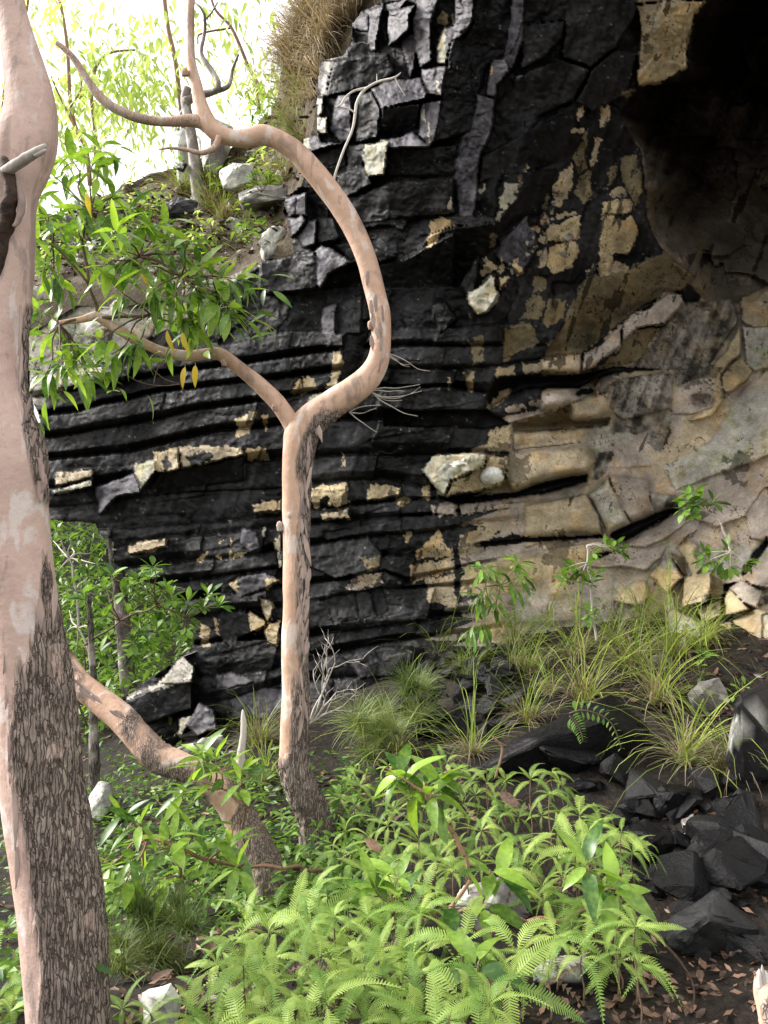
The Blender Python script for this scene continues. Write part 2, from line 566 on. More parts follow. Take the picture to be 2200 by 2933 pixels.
blk(Z1, 'D', -.02, .0, .0, [(1060, -80), (1160, -80), (1150, 190), (985, 195), (1000, 110)])
blk(Z1, 'G', .20, .14, .03, [(1160, -300), (1320, -300), (1320, 0), (1280, 170), (1220, 260), (1180, 290), (1120, 300), (1090, 470), (1025, 470), (1020, 350), (1060, 230), (1080, 195), (1150, 190)])
blk(Z1, 'D', .0, .06, .0, [(690, 340), (775, 330), (800, 540), (720, 545)])
blk(Z1, 'G', .08, .12, .0, [(770, 300), (850, 240), (870, 380), (850, 520), (830, 570), (800, 450)])
blk(Z1, 'K', -.04, .0, -.1, [(870, 380), (900, 495), (905, 570), (850, 570)])
blk(Z1, 'K', .14, -.04, -.06, [(270, 450), (570, 390), (670, 390), (720, 540), (560, 620), (215, 715)])
blk(Z1, 'G', .08, .30, .02, [(150, 540), (200, 440), (270, 450), (240, 580), (215, 710), (180, 700), (140, 620)])
blk(Z1, 'G', .24, .02, .12, [(550, 650), (640, 600), (905, 570), (955, 690), (940, 720), (700, 780), (620, 795)])
blk(Z1, 'K', .10, -.05, -.35, [(620, 798), (895, 750), (880, 930), (820, 1000), (590, 1010)])
blk(Z1, 'G', .14, .12, .0, [(300, 700), (390, 690), (400, 870), (410, 1000), (330, 1050), (250, 960), (260, 800)])
blk(Z1, 'D', .15, .08, .0, [(440, 700), (550, 660), (615, 795), (590, 1010), (420, 1040), (440, 850)])
blk(Z1, 'M', .14, .2, .0, [(150, 715), (195, 715), (190, 830), (155, 845)])
blk(Z1, 'M', .16, .15, .0, [(140, 860), (225, 850), (220, 980), (165, 985), (135, 930)])
blk(Z1, 'G', .20, .1, .1, [(40, 1010), (160, 990), (180, 1040), (330, 1050), (170, 1090), (40, 1130)])
blk(Z1, 'K', .06, .0, -.08, [(70, 1130), (340, 1060), (380, 1290), (120, 1300)])
blk(Z1, 'D', .12, .1, .0, [(370, 1060), (500, 1040), (480, 1200), (520, 1300), (370, 1300)])
blk(Z1, 'G', .24, .05, .28, [(600, 1030), (860, 970), (900, 1010), (990, 1070), (690, 1085)])
blk(Z1, 'K', .10, -.05, -.1, [(690, 1085), (990, 1072), (1180, 1050), (1150, 1290), (650, 1290)])
blk(Z1, 'L', .34, .12, .03, [(500, 1050), (680, 1040), (660, 1130), (640, 1276), (520, 1290), (480, 1170)])
blk(Z1, 'G', .22, .16, .0, [(910, 510), (1090, 480), (1085, 700), (960, 700), (920, 600)])
blk(Z1, 'G', .18, .16, .0, [(900, 750), (1060, 730), (1000, 1040), (970, 1060), (890, 990)])
blk(Z1, 'K', .10, -.14, -.03, [(1320, -300), (1600, -300), (1600, 0), (1560, 180), (1510, 420), (1400, 470), (1330, 690), (1270, 960), (1190, 990), (1000, 1040), (1060, 730), (1095, 480), (1120, 300), (1220, 270), (1290, 170)])
blk(Z1, 'G', .12, .28, .0, [(1600, -200), (1680, -200), (1680, 170), (1640, 330), (1570, 520), (1510, 430), (1560, 180)])
blk(Z1, 'G', .16, .22, .0, [(1440, 440), (1530, 430), (1560, 520), (1470, 620), (1450, 730), (1390, 690), (1420, 470)])
blk(Z1, 'G', .12, .17, .0, [(1330, 690), (1450, 730), (1440, 830), (1420, 980), (1340, 1150), (1310, 1290), (1150, 1290), (1200, 990), (1270, 960)])
blk(Z1, 'K', .02, -.1, .0, [(1470, 620), (1560, 520), (1620, 540), (1550, 720), (1450, 730)])
blk(R2, 'G', .14, .25, .0, [(572, 330), (612, 320), (600, 400), (545, 432)])
blk(R2, 'D', .06, .02, -.05, [(610, 0), (610, -120), (800, -120), (780, 90), (600, 112)])
blk(R2, 'D', .10, .03, -.03, [(600, 114), (780, 92), (770, 160), (690, 250), (590, 300)])
blk(R2, 'D', .12, .04, .02, [(790, -120), (1090, -120), (1090, 60), (1000, 200), (900, 290), (770, 250), (780, 100)])
blk(R2, 'D', .04, .05, -.06, [(620, 310), (760, 260), (890, 300), (820, 430), (640, 520), (480, 540), (490, 440)])
blk(R2, 'D', .10, -.02, -.04, [(900, 300), (1000, 210), (1090, 230), (1060, 400), (900, 480), (830, 440)])
blk(R2, 'T', .22, .05, -.02, [(1180, 60), (1230, 8), (1395, 0), (1345, 60), (1310, 190), (1310, 290), (1220, 350), (1100, 370), (1090, 340), (1150, 260)])
blk(R2, 'U', .16, .10, .0, [(1090, 20), (1230, 8), (1180, 60), (1150, 260), (1090, 340), (1110, 150)])
blk(R2, 'U', .20, .05, .0, [(1090, -200), (1400, -200), (1395, -4), (1230, 6), (1090, 18)])
blk(R2, 'D', .0, -.08, -.05, [(420, 680), (640, 560), (630, 720), (410, 790)])
blk(R2, 'K', .06, -.06, -.12, [(640, 560), (820, 480), (870, 640), (640, 740), (620, 740)])
blk(Z3, 'G', .08, .15, .0, [(260, 0), (430, 0), (430, 260), (390, 460), (290, 420), (270, 200)])
blk(Z3, 'D', .08, .10, .10, [(0, 440), (290, 420), (570, 440), (560, 480), (260, 510), (60, 570), (0, 560)])
blk(Z3, 'K', .04, .0, -.22, [(60, 575), (260, 512), (560, 480), (560, 640), (500, 700), (400, 760), (300, 940), (0, 945), (0, 680)])
blk(Z3, 'G', .12, .16, .03, [(540, 690), (790, 430), (800, 500), (850, 520), (860, 640), (800, 780), (740, 860), (600, 750)])
blk(Z3, 'K', .02, -.12, -.12, [(760, 220), (820, 120), (1000, 90), (960, 330), (900, 440), (790, 430), (560, 620), (560, 480)])
blk(Z3, 'D', .16, .14, .0, [(300, 940), (400, 770), (440, 720), (410, 990), (350, 1010)])
blk(Z3, 'L', .36, .12, .05, [(355, 1010), (470, 930), (520, 860), (560, 860), (570, 960), (580, 1010), (500, 1130), (440, 1150), (370, 1080)])
blk(Z3, 'T', .30, .12, .05, [(585, 880), (660, 880), (650, 930), (590, 970)])
blk(Z3, 'D', .22, .05, .05, [(100, 1110), (190, 1060), (280, 1180), (180, 1276), (90, 1200)])
blk(Z3, 'T', .05, .02, .03, [(910, 530), (1000, 490), (1190, 420), (1170, 560), (1150, 600), (940, 620)])
blk(Z3, 'T', .03, .04, -.02, [(960, 640), (1150, 605), (1165, 700), (1120, 800), (970, 860), (950, 740)])
blk(Z3, 'T', .06, .05, .0, [(1350, 310), (1540, 290), (1570, 380), (1520, 420), (1340, 420)])
blk(Z3, 'T', .05, .06, -.02, [(1350, 430), (1560, 430), (1610, 520), (1550, 700), (1420, 720), (1320, 640)])
blk(Z3, 'T', .04, .06, -.05, [(1320, 650), (1420, 725), (1400, 830), (1340, 880), (1310, 820)])
blk(Z3, 'B', .05, .1, .0, [(1500, 200), (1620, 70), (1640, 250), (1580, 380), (1545, 290)])
blk(Z4, 'B', .04, .0, -.16, [(180, 560), (330, 230), (640, 190), (900, 50), (1110, 230), (1050, 320), (740, 450), (460, 650), (300, 790), (0, 830), (100, 700)])
blk(Z4, 'V', .40, .04, .12, [(290, 940), (320, 800), (480, 690), (600, 580), (580, 740), (480, 820), (370, 900)])
blk(Z4, 'V', .36, .04, .12, [(600, 580), (650, 510), (780, 470), (920, 360), (1030, 350), (1050, 430), (960, 520), (880, 590), (700, 610), (590, 725)])
blk(Z4, 'U', .36, .0, .10, [(0, 840), (110, 820), (300, 800), (290, 940), (110, 930), (0, 925)])
blk(Z4, 'B', .10, .0, -.30, [(0, 930), (110, 935), (290, 945), (430, 900), (430, 1040), (0, 1040)])
blk(Z4, 'B', .04, .0, -.18, [(440, 930), (600, 720), (700, 615), (880, 600), (800, 700), (750, 800), (640, 880)])
blk(Z4, 'S', .02, .03, -.05, [(760, 800), (900, 590), (1060, 430), (1400, 400), (1440, 560), (1250, 850), (1220, 950), (990, 1040), (960, 920), (640, 900)])
blk(Z4, 'S', .12, .02, .0, [(540, 990), (890, 930), (970, 950), (960, 1200), (600, 1290), (500, 1200)])
blk(Z4, 'V', .46, .02, .06, [(0, 1080), (200, 1060), (290, 1130), (210, 1170), (0, 1210)])
blk(Z4, 'U', .40, .02, .02, [(210, 1170), (310, 1130), (490, 1080), (510, 1150), (490, 1230), (400, 1290), (220, 1280)])
blk(Z4, 'V', .32, .08, .04, [(390, 1040), (440, 980), (580, 950), (590, 990), (500, 1030), (470, 1080), (400, 1100)])
blk(Z4, 'V', .10, .05, .0, [(990, 1050), (1220, 950), (1260, 1070), (1260, 1180), (1120, 1240), (960, 1240)])
blk(Z4, 'V', -.06, .1, -.3, [(1095, 1105), (1235, 1092), (1240, 1130), (1180, 1180), (1110, 1170)])
blk(Z4, 'T', .18, .06, .03, [(1240, 890), (1360, 770), (1450, 590), (1460, 800), (1380, 870), (1310, 970), (1330, 1060), (1330, 1150), (1250, 1250), (1120, 1290), (1060, 1290), (1260, 1180), (1260, 1070), (1225, 950)])
blk(Z4, 'T', .16, .0, .05, [(1320, 970), (1390, 880), (1465, 810), (1510, 880), (1550, 930), (1500, 1000), (1360, 1090), (1330, 1050)])
blk(Z4, 'M', .14, .02, .02, [(1465, 600), (1670, 600), (1670, 900), (1560, 930), (1500, 870)])
blk(Z4, 'U', .14, .0, .0, [(1460, 380), (1670, 300), (1670, 595), (1560, 605), (1460, 560)])
# lower right: the big smooth sweep and its broken foot
blk(R4, 'M', .10, .03, .02, [(1400, 800), (1560, 560), (1659, 480), (1800, 480), (1800, 800), (1600, 880), (1480, 920), (1260, 1000), (1200, 900)])
blk(R4, 'V', .06, .02, .04, [(1260, 1005), (1480, 925), (1600, 885), (1800, 805), (1800, 960), (1640, 990), (1560, 1116), (1440, 1160), (1250, 1090)])
blk(R4, 'V', .10, .03, .0, [(1640, 1000), (1800, 970), (1800, 1250), (1580, 1210), (1560, 1110)])
blk(R4, 'L', .46, .22, .03, [(170, 920), (210, 850), (340, 840), (440, 850), (430, 900), (290, 960), (260, 1030), (220, 990)])
blk(R4, 'T', .42, -.02, -.04, [(292, 960), (432, 900), (440, 852), (540, 860), (520, 960), (500, 985), (300, 1025), (265, 1028)])
blk(R4, 'U', .46, .02, .06, [(540, 845), (880, 800), (910, 880), (880, 920), (700, 950), (560, 1000), (525, 950)])
blk(R4, 'T', .16, .08, .0, [(450, 750), (550, 710), (545, 840), (450, 840)])
blk(R4, 'U', .14, .0, -.04, [(555, 720), (900, 690), (880, 790), (560, 830)])
blk(R4, 'D', .22, .15, .0, [(205, 200), (250, 190), (300, 260), (230, 330)])
blk(R4, 'B', .06, .0, -.1, [(520, 310), (650, 290), (670, 370), (510, 440)])
blk(R4, 'V', .18, .05, .0, [(210, 1070), (310, 1050), (310, 1110), (210, 1110)])
blk(R4, 'V', .16, .03, .0, [(320, 1060), (540, 1030), (540, 1080), (330, 1110)])
blk(Z5, 'U', .24, .02, -.04, [(-120, 250), (150, 200), (330, 170), (420, 340), (440, 460), (230, 440), (-120, 560)])
blk(Z5, 'M', .36, .10, -.05, [(350, 170), (490, 50), (580, 250), (650, 390), (500, 480), (450, 370)])
blk(Z5, 'V', .34, .0, -.06, [(490, 30), (800, 60), (780, 200), (820, 290), (660, 370), (580, 260)])
blk(Z5, 'K', -.28, .0, .0, [(510, 450), (830, 310), (1020, 255), (1000, 290), (850, 390), (620, 510), (510, 490)])
blk(Z5, 'S', .12, .0, -.1, [(780, 150), (1000, 170), (1010, 250), (830, 305)])
blk(Z5, 'U', .08, .02, -.04, [(-320, 640), (-120, 590), (300, 530), (340, 560), (330, 740), (90, 870), (-320, 900)])
blk(Z5, 'V', .10, .04, .10, [(610, 545), (1010, 290), (1130, 330), (900, 500), (760, 560)])
blk(Z5, 'V', .12, .04, .12, [(370, 700), (560, 590), (930, 540), (870, 640), (760, 730), (600, 700)])
blk(Z5, 'K', -.12, .0, .0, [(380, 650), (560, 580), (420, 600), (340, 640)])
blk(Z5, 'T', .22, .08, .04, [(780, 750), (860, 690), (990, 700), (1040, 780), (920, 890)])
blk(Z5, 'M', .20, .06, .06, [(870, 670), (940, 620), (990, 690), (960, 720), (880, 710)])
blk(Z5, 'B', .10, -.2, .0, [(940, 590), (1050, 630), (1090, 770), (1030, 740)])
blk(Z5, 'T', .20, .05, .02, [(1050, 500), (1150, 540), (1130, 620), (1200, 700), (1110, 770), (1080, 690), (1040, 620), (990, 560)])
blk(Z5, 'T', .28, .05, .05, [(1040, 790), (1110, 750), (1245, 730), (1240, 860), (1210, 950), (1030, 1000)])
blk(Z5, 'T', .18, .08, .08, [(570, 890), (700, 790), (770, 810), (790, 930), (720, 990), (560, 960)])
blk(Z5, 'M', .28, .05, .04, [(920, 900), (970, 890), (980, 1010), (1020, 1030), (1200, 1110), (1190, 1290), (900, 1290), (910, 1000)])
blk(Z5, 'B', .12, -.1, .0, [(1245, 730), (1340, 820), (1330, 940), (1230, 940)])
blk(Z5, 'U', .18, .04, .06, [(1150, 980), (1320, 945), (1320, 1050), (1210, 1110), (1130, 1030)])
blk(Z5, 'T', .30, .06, .06, [(1240, 1120), (1390, 1100), (1460, 1330), (1250, 1330)])
blk(Z5, 'T', .24, .06, .04, [(1335, 850), (1400, 880), (1530, 1010), (1350, 1060)])
blk(Z5, 'V', .26, .05, .10, [(1370, 840), (1470, 800), (1620, 880), (1580, 1000), (1480, 960), (1400, 875)])
blk(Z5, 'V', .20, .06, .10, [(1480, 780), (1700, 550), (1700, 860), (1540, 830)])
blk(Z5, 'U', .22, .05, .05, [(1400, 1090), (1550, 1010), (1700, 950), (1610, 1250), (1460, 1250)])
blk(Z5, 'M', .26, .05, .05, [(1620, 1050), (1750, 1000), (1750, 1330), (1600, 1330)])
# hollows worn back under the ledges, their shade put into the colour
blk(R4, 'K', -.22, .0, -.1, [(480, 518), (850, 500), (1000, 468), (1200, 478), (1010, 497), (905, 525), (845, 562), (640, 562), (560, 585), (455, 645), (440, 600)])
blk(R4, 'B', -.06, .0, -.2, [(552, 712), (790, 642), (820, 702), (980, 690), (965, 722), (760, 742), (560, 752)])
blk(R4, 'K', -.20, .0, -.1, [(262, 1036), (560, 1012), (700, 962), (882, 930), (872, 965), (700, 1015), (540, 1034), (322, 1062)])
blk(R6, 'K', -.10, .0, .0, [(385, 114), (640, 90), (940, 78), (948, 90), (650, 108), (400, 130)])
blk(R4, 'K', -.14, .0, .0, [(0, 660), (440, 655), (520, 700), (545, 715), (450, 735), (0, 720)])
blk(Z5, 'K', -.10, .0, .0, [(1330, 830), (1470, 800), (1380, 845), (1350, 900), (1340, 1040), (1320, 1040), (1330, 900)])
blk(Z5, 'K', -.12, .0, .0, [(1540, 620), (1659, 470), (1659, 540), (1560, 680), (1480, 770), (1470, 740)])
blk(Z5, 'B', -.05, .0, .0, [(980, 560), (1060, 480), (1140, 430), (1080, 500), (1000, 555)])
# left part
blk(R3, 'T', .36, .10, .04, [(665, 835), (770, 820), (780, 930), (670, 925)])
blk(R3, 'U', .34, .02, .02, [(772, 820), (910, 805), (1050, 810), (1050, 850), (920, 880), (782, 930)])
blk(R3, 'K', .14, .0, -.3, [(680, 930), (920, 885), (1050, 855), (1050, 960), (700, 1010), (640, 1000)])
blk(R3, 'M', .30, .25, .0, [(575, 890), (665, 870), (670, 925), (610, 1000), (590, 990)])
blk(R3, 'U', .20, .05, .1, [(240, 930), (400, 910), (400, 945), (240, 985)])
blk(R3, 'M', .26, .05, .05, [(230, 1000), (400, 955), (400, 990), (230, 1020)])
blk(R3, 'G', .28, .14, .08, [(410, 990), (580, 930), (610, 1010), (500, 1030), (450, 1090), (430, 1110)])
blk(R3, 'D', .22, .14, .0, [(1385, 260), (1450, 200), (1520, 210), (1500, 380), (1410, 380)])
blk(R3, 'K', .08, -.15, .0, [(1490, 330), (1600, 280), (1560, 450), (1500, 560), (1470, 560)])
blk(Z2, 'D', .26, .02, -.02, [(240, 770), (420, 730), (640, 690), (660, 960), (460, 985), (280, 1000), (240, 970)])
blk(Z2, 'G', .30, .14, .06, [(645, 690), (690, 640), (780, 680), (920, 770), (740, 860), (690, 960), (655, 930)])
blk(Z2, 'D', .16, .05, -.06, [(780, 640), (1000, 620), (1240, 730), (1080, 780), (930, 780)])
blk(Z2, 'K', .06, .0, -.25, [(700, 960), (760, 860), (1080, 790), (1300, 740), (1659, 560), (1659, 940), (1100, 960), (940, 940)])
blk(Z2, 'D', .14, .08, .0, [(800, 130), (1000, 60), (1060, 200), (930, 270), (820, 320)])
blk(Z2, 'D', .10, .02, -.06, [(830, 300), (1000, 270), (1180, 180), (1659, 160), (1659, 410), (1200, 450), (960, 490), (880, 380)])
blk(Z2, 'G', .18, .16, .0, [(400, 310), (510, 280), (500, 420), (460, 440)])
blk(Z2, 'G', .22, .16, .0, [(500, 290), (580, 260), (585, 430), (500, 420)])
blk(Z2, 'G', .24, .12, .1, [(460, 450), (550, 420), (580, 460), (520, 560), (470, 580)])
blk(Z2, 'G', .20, .12, .0, [(520, 570), (600, 460), (660, 450), (650, 640), (560, 660)])
blk(Z2, 'D', .16, .0, .0, [(660, 440), (780, 440), (830, 600), (660, 640)])
blk(Z2, 'G', .16, .12, .0, [(690, 1100), (800, 1060), (780, 1290), (700, 1290)])
blk(Z2, 'D', .12, .06, .0, [(800, 1080), (990, 1000), (980, 1290), (790, 1290)])
blk(Z7, 'T', .24, .04, .0, [(1000, 120), (1250, 100), (1285, 240), (1180, 270), (1060, 230), (1000, 230)])
blk(Z7, 'U', .28, .04, .06, [(1070, 310), (1230, 280), (1280, 270), (1280, 350), (1080, 360)])
blk(Z7, 'T', .22, .04, .0, [(1400, 160), (1480, 90), (1660, 110), (1650, 180), (1400, 220)])
blk(Z7, 'U', .26, .04, .04, [(570, 240), (790, 200), (780, 290), (580, 310)])
blk(Z7, 'G', .26, .1, .0, [(490, 420), (600, 440), (630, 560), (560, 590), (480, 520)])
blk(Z7, 'G', .26, .06, .03, [(390, 830), (480, 770), (660, 740), (780, 800), (660, 860), (480, 920)])
blk(Z7, 'D', .22, .04, .06, [(980, 540), (1420, 480), (1510, 600), (1500, 700), (1180, 790), (980, 690)])
blk(Z7, 'D', .18, .04, .02, [(1090, 450), (1420, 390), (1659, 350), (1659, 440), (1420, 450), (1110, 510)])
blk(Z7, 'V', .20, .04, .05, [(1290, 780), (1500, 730), (1540, 820), (1350, 860), (1260, 860)])
blk(Z7, 'D', .14, .02, .03, [(980, 930), (1090, 940), (1150, 1100), (1060, 1110), (980, 1080)])
blk(Z7, 'D', .15, .02, .03, [(1100, 935), (1320, 890), (1350, 1080), (1160, 1110)])
blk(Z7, 'D', .17, .02, .03, [(1330, 885), (1420, 870), (1470, 1050), (1360, 1080)])
blk(Z7, 'D', .14, .02, .03, [(1430, 865), (1520, 850), (1560, 1020), (1480, 1050)])
blk(Z7, 'T', .20, .06, .06, [(540, 1010), (660, 1090), (670, 1130), (560, 1180), (530, 1090)])
blk(Z7, 'U', .22, .06, .0, [(620, 920), (700, 935), (730, 1000), (680, 1110), (640, 1020)])
blk(Z7, 'T', .20, .04, .06, [(650, 1170), (690, 1110), (780, 1090), (750, 1270), (680, 1260)])
blk(Z7, 'M', .24, .2, .0, [(730, 520), (775, 450), (790, 700), (760, 720), (740, 600)])
blk(Z7, 'D', .10, .05, .0, [(330, 1020), (520, 1000), (560, 1180), (400, 1270), (320, 1200)])
blk(R5, 'U', .30, .1, .05, [(555, 120), (720, 90), (720, 130), (560, 160)])
blk(R5, 'L', .20, .25, .0, [(440, 100), (480, 100), (490, 200), (460, 190)])
blk(R5, 'M', .50, .05, .14, [(690, 720), (790, 600), (840, 640), (830, 720), (740, 730)])
blk(R5, 'D', .40, .02, -.08, [(500, 815), (690, 725), (830, 725), (830, 830), (640, 890)])
blk(R5, 'L', .45, .2, .0, [(780, 865), (830, 860), (790, 950), (770, 940)])
blk(R5, 'G', .55, .05, .08, [(800, 900), (860, 800), (930, 840), (940, 920), (850, 950)])
blk(R5, 'G', .20, .1, .08, [(930, 690), (1000, 670), (1100, 710), (1000, 740), (940, 740)])
blk(R5, 'G', .16, .05, .10, [(1000, 790), (1130, 740), (1220, 740), (1220, 830), (1100, 870), (1000, 860)])
blk(R5, 'D', .16, .02, .06, [(1480, 600), (1659, 560), (1760, 560), (1700, 690), (1560, 700)])

# colour patches: bare stone left where the black water stain has not run
PATCH = []
def pat(c, s, pts): PATCH.append((c(pts), s))
pat(Z1, 'T', [(1045, 150), (1055, 100), (1090, 92), (1103, 130), (1090, 185), (1050, 180)])
pat(Z1, 'T', [(1140, 110), (1150, 108), (1165, 180), (1145, 180)])
pat(Z1, 'L', [(1060, 240), (1080, 200), (1090, 260), (1095, 420), (1080, 470), (1030, 460), (1035, 350)])
pat(Z1, 'L', [(1030, 590), (1043, 590), (1050, 700), (1025, 690)])
pat(Z1, 'M', [(905, 750), (925, 750), (945, 860), (930, 900), (905, 840)])
pat(Z1, 'M', [(960, 900), (970, 910), (975, 1050), (960, 1040)])
pat(Z1, 'L', [(200, 450), (240, 440), (240, 500), (195, 520)])
pat(Z1, 'L', [(190, 540), (210, 540), (205, 700), (190, 700)])
pat(Z1, 'L', [(40, 1010), (90, 1000), (95, 1090), (45, 1120)])
pat(Z1, 'L', [(240, 410), (310, 405), (300, 430), (250, 435)])
pat(Z1, 'T', [(1405, 470), (1435, 470), (1430, 540), (1410, 550)])
pat(Z3, 'T', [(60, 490), (150, 440), (250, 470), (255, 510), (150, 540), (110, 640), (50, 680), (90, 560)])
pat(Z3, 'M', [(235, 275), (250, 320), (235, 380), (205, 375), (220, 330)])
pat(Z3, 'L', [(640, 180), (730, 190), (720, 270), (650, 350), (630, 390), (600, 390), (580, 320), (620, 260)])
pat(Z3, 'T', [(720, 140), (770, 130), (750, 220), (730, 220)])
pat(Z3, 'L', [(570, 400), (610, 400), (590, 460), (570, 470)])
pat(Z3, 'T', [(780, 60), (800, 70), (790, 110), (770, 110)])
pat(Z3, 'L', [(440, 250), (480, 195), (495, 200), (455, 280)])
pat(Z3, 'B', [(530, 560), (560, 560), (545, 650), (510, 660)])
pat(Z3, 'T', [(440, 840), (490, 740), (570, 800), (560, 830), (480, 860), (450, 890)])
pat(Z3, 'T', [(570, 840), (610, 740), (630, 800), (600, 855)])
pat(Z3, 'T', [(690, 760), (720, 740), (750, 850), (710, 865), (700, 800)])
for a, b, r in ((790, 630, 18), (825, 590, 14), (795, 715, 16), (840, 690, 16), (660, 790, 14), (680, 840, 18), (860, 650, 18), (970, 385, 20), (980, 440, 16), (905, 600, 34), (860, 520, 30), (920, 460, 40), (970, 330, 14)):
    pat(Z3, 'M' if r < 20 else 'U', [(a - r, b + r * .3), (a - r * .3, b - r * .9), (a + r * .8, b - r * .6), (a + r, b + r * .4), (a + r * .1, b + r)])
pat(Z3, 'U', [(1020, 110), (1130, 50), (1120, 180), (1080, 280), (1040, 360), (980, 350), (1000, 200)])
pat(Z3, 'B', [(1160, 170), (1250, 100), (1280, 270), (1200, 340), (1140, 280)])
pat(Z3, 'U', [(1010, 420), (1150, 385), (1150, 420), (1000, 450)])
pat(Z3, 'B', [(1150, 30), (1230, 0), (1220, 80), (1170, 120)])
pat(Z3, 'B', [(1370, 160), (1440, 10), (1440, 150), (1380, 210)])
pat(Z3, 'B', [(1480, 0), (1610, 0), (1540, 200), (1480, 180)])
pat(Z3, 'U', [(1405, 240), (1470, 200), (1515, 235), (1500, 275), (1410, 280)])
pat(Z3, 'B', [(900, 350), (950, 260), (940, 380), (910, 420)])
pat(Z3, 'U', [(870, 700), (940, 660), (940, 800), (880, 810)])
pat(Z3, 'B', [(740, 1180), (830, 990), (930, 1050), (880, 1180), (720, 1190)])
pat(Z3, 'B', [(960, 1040), (1080, 1050), (1060, 1180), (940, 1250), (900, 1200)])
pat(Z3, 'B', [(830, 880), (940, 900), (930, 970), (840, 990)])
pat(Z3, 'B', [(620, 1276), (700, 1220), (830, 1220), (820, 1290), (640, 1300)])
pat(Z3, 'M', [(1220, 830), (1290, 780), (1300, 830), (1240, 860)])
pat(Z3, 'U', [(1330, 880), (1430, 780), (1540, 800), (1530, 830)])
pat(Z3, 'K', [(1440, 430), (1520, 430), (1510, 480), (1450, 450)])
pat(Z3, 'S', [(1060, 570), (1110, 550), (1130, 590), (1090, 650), (1065, 620)])
pat(Z3, 'S', [(1030, 700), (1060, 670), (1080, 730), (1040, 750)])
pat(R2, 'U', [(835, 470), (870, 450), (860, 500), (835, 520)])
pat(R2, 'U', [(810, 555), (860, 545), (860, 575), (810, 580)])
pat(R2, 'U', [(935, 470), (985, 450), (980, 520), (930, 560), (930, 510)])
pat(R2, 'B', [(870, 560), (885, 555), (850, 720), (820, 690)])
pat(R2, 'U', [(910, 600), (940, 600), (920, 690), (890, 720)])
pat(R2, 'B', [(1120, 190), (1170, 200), (1160, 240), (1120, 230)])
pat(R2, 'M', [(1165, 60), (1190, 60), (1180, 140), (1170, 150)])
pat(R2, 'B', [(1020, 400), (1090, 380), (1060, 430)])
pat(R3, 'T', [(1270, 530), (1300, 520), (1300, 580), (1250, 590)])
pat(R3, 'T', [(1310, 520), (1360, 510), (1370, 570), (1300, 585)])
pat(R3, 'T', [(1020, 700), (1060, 680), (1120, 650), (1100, 690), (1070, 760), (1020, 760)])
pat(R3, 'T', [(1130, 680), (1160, 670), (1150, 760)])
pat(R3, 'T', [(1440, 400), (1480, 390), (1470, 480), (1450, 570), (1410, 570), (1430, 480)])
pat(R3, 'M', [(1330, 600), (1440, 570), (1400, 640), (1340, 640)])
pat(R3, 'T', [(1350, 990), (1500, 970), (1520, 1060), (1360, 1080)])
pat(R3, 'T', [(1480, 830), (1490, 890), (1470, 890)])
pat(R3, 'U', [(1100, 1050), (1230, 1040), (1230, 1090), (1100, 1100)])
pat(R3, 'U', [(1060, 830), (1150, 820), (1160, 870), (1070, 880)])
pat(R3, 'K', [(800, 850), (900, 830), (920, 860), (830, 920)])
pat(R3, 'K', [(700, 880), (730, 860), (740, 915), (710, 920)])
pat(R3, 'T', [(1230, 640), (1255, 640), (1250, 680), (1230, 680)])
pat(Z7, 'T', [(400, 590), (450, 570), (540, 610), (410, 650)])
pat(Z7, 'T', [(310, 610), (350, 600), (350, 650), (315, 655)])
pat(Z7, 'T', [(190, 610), (245, 595), (200, 665), (170, 660)])
pat(Z7, 'T', [(390, 830), (480, 770), (460, 900)])
pat(Z7, 'T', [(665, 770), (780, 800), (660, 860)])
pat(Z7, 'T', [(330, 520), (360, 510), (350, 545), (330, 545)])
pat(Z7, 'T', [(400, 500), (420, 505), (415, 550), (400, 550)])
pat(Z7, 'M', [(650, 410), (690, 410), (670, 480), (650, 470)])
pat(Z7, 'K', [(1060, 190), (1130, 180), (1130, 260), (1070, 260)])
pat(Z7, 'K', [(1275, 90), (1290, 90), (1292, 270), (1278, 270)])
pat(Z7, 'U', [(190, 1110), (240, 1150), (260, 1276), (200, 1270)])
pat(Z7, 'U', [(280, 1070), (330, 1070), (310, 1200), (290, 1180)])
pat(Z7, 'B', [(1350, 640), (1500, 620), (1500, 700), (1400, 720)])
pat(R4, 'B', [(380, 340), (435, 330), (430, 440), (380, 470)])
pat(R4, 'T', [(350, 490), (390, 490), (380, 590), (350, 570)])
pat(R4, 'T', [(270, 515), (285, 515), (280, 555), (268, 550)])
pat(R4, 'U', [(440, 640), (520, 560), (560, 570), (520, 620), (480, 650)])
pat(R4, 'U', [(480, 480), (560, 462), (570, 500), (490, 515)])
pat(R4, 'U', [(600, 465), (740, 430), (740, 480), (610, 495)])
pat(R4, 'W', [(280, 880), (350, 870), (360, 890), (300, 900)])
pat(R4, 'T', [(165, 990), (205, 980), (200, 1040), (165, 1045)])
pat(R4, 'T', [(60, 1030), (110, 1040), (80, 1080), (55, 1060)])
pat(R4, 'S', [(920, 830), (990, 840), (960, 930), (900, 960), (900, 890)])
pat(R4, 'S', [(1000, 560), (1230, 500), (1240, 760), (1180, 850), (1120, 760), (980, 760), (990, 640)])
pat(R6, 'T', [(140, 160), (230, 60), (290, 150), (290, 170), (140, 180)])
pat(R6, 'T', [(110, 210), (290, 180), (300, 240), (120, 280)])
pat(R6, 'U', [(180, 270), (310, 250), (310, 390), (190, 370)])
pat(R6, 'U', [(320, 70), (380, 60), (440, 20), (500, 60), (380, 160), (300, 220)])
pat(R6, 'T', [(90, 80), (120, 70), (110, 110), (90, 115)])
pat(R6, 'T', [(340, 210), (640, 180), (960, 100), (900, 160), (700, 250), (520, 330), (330, 340)])
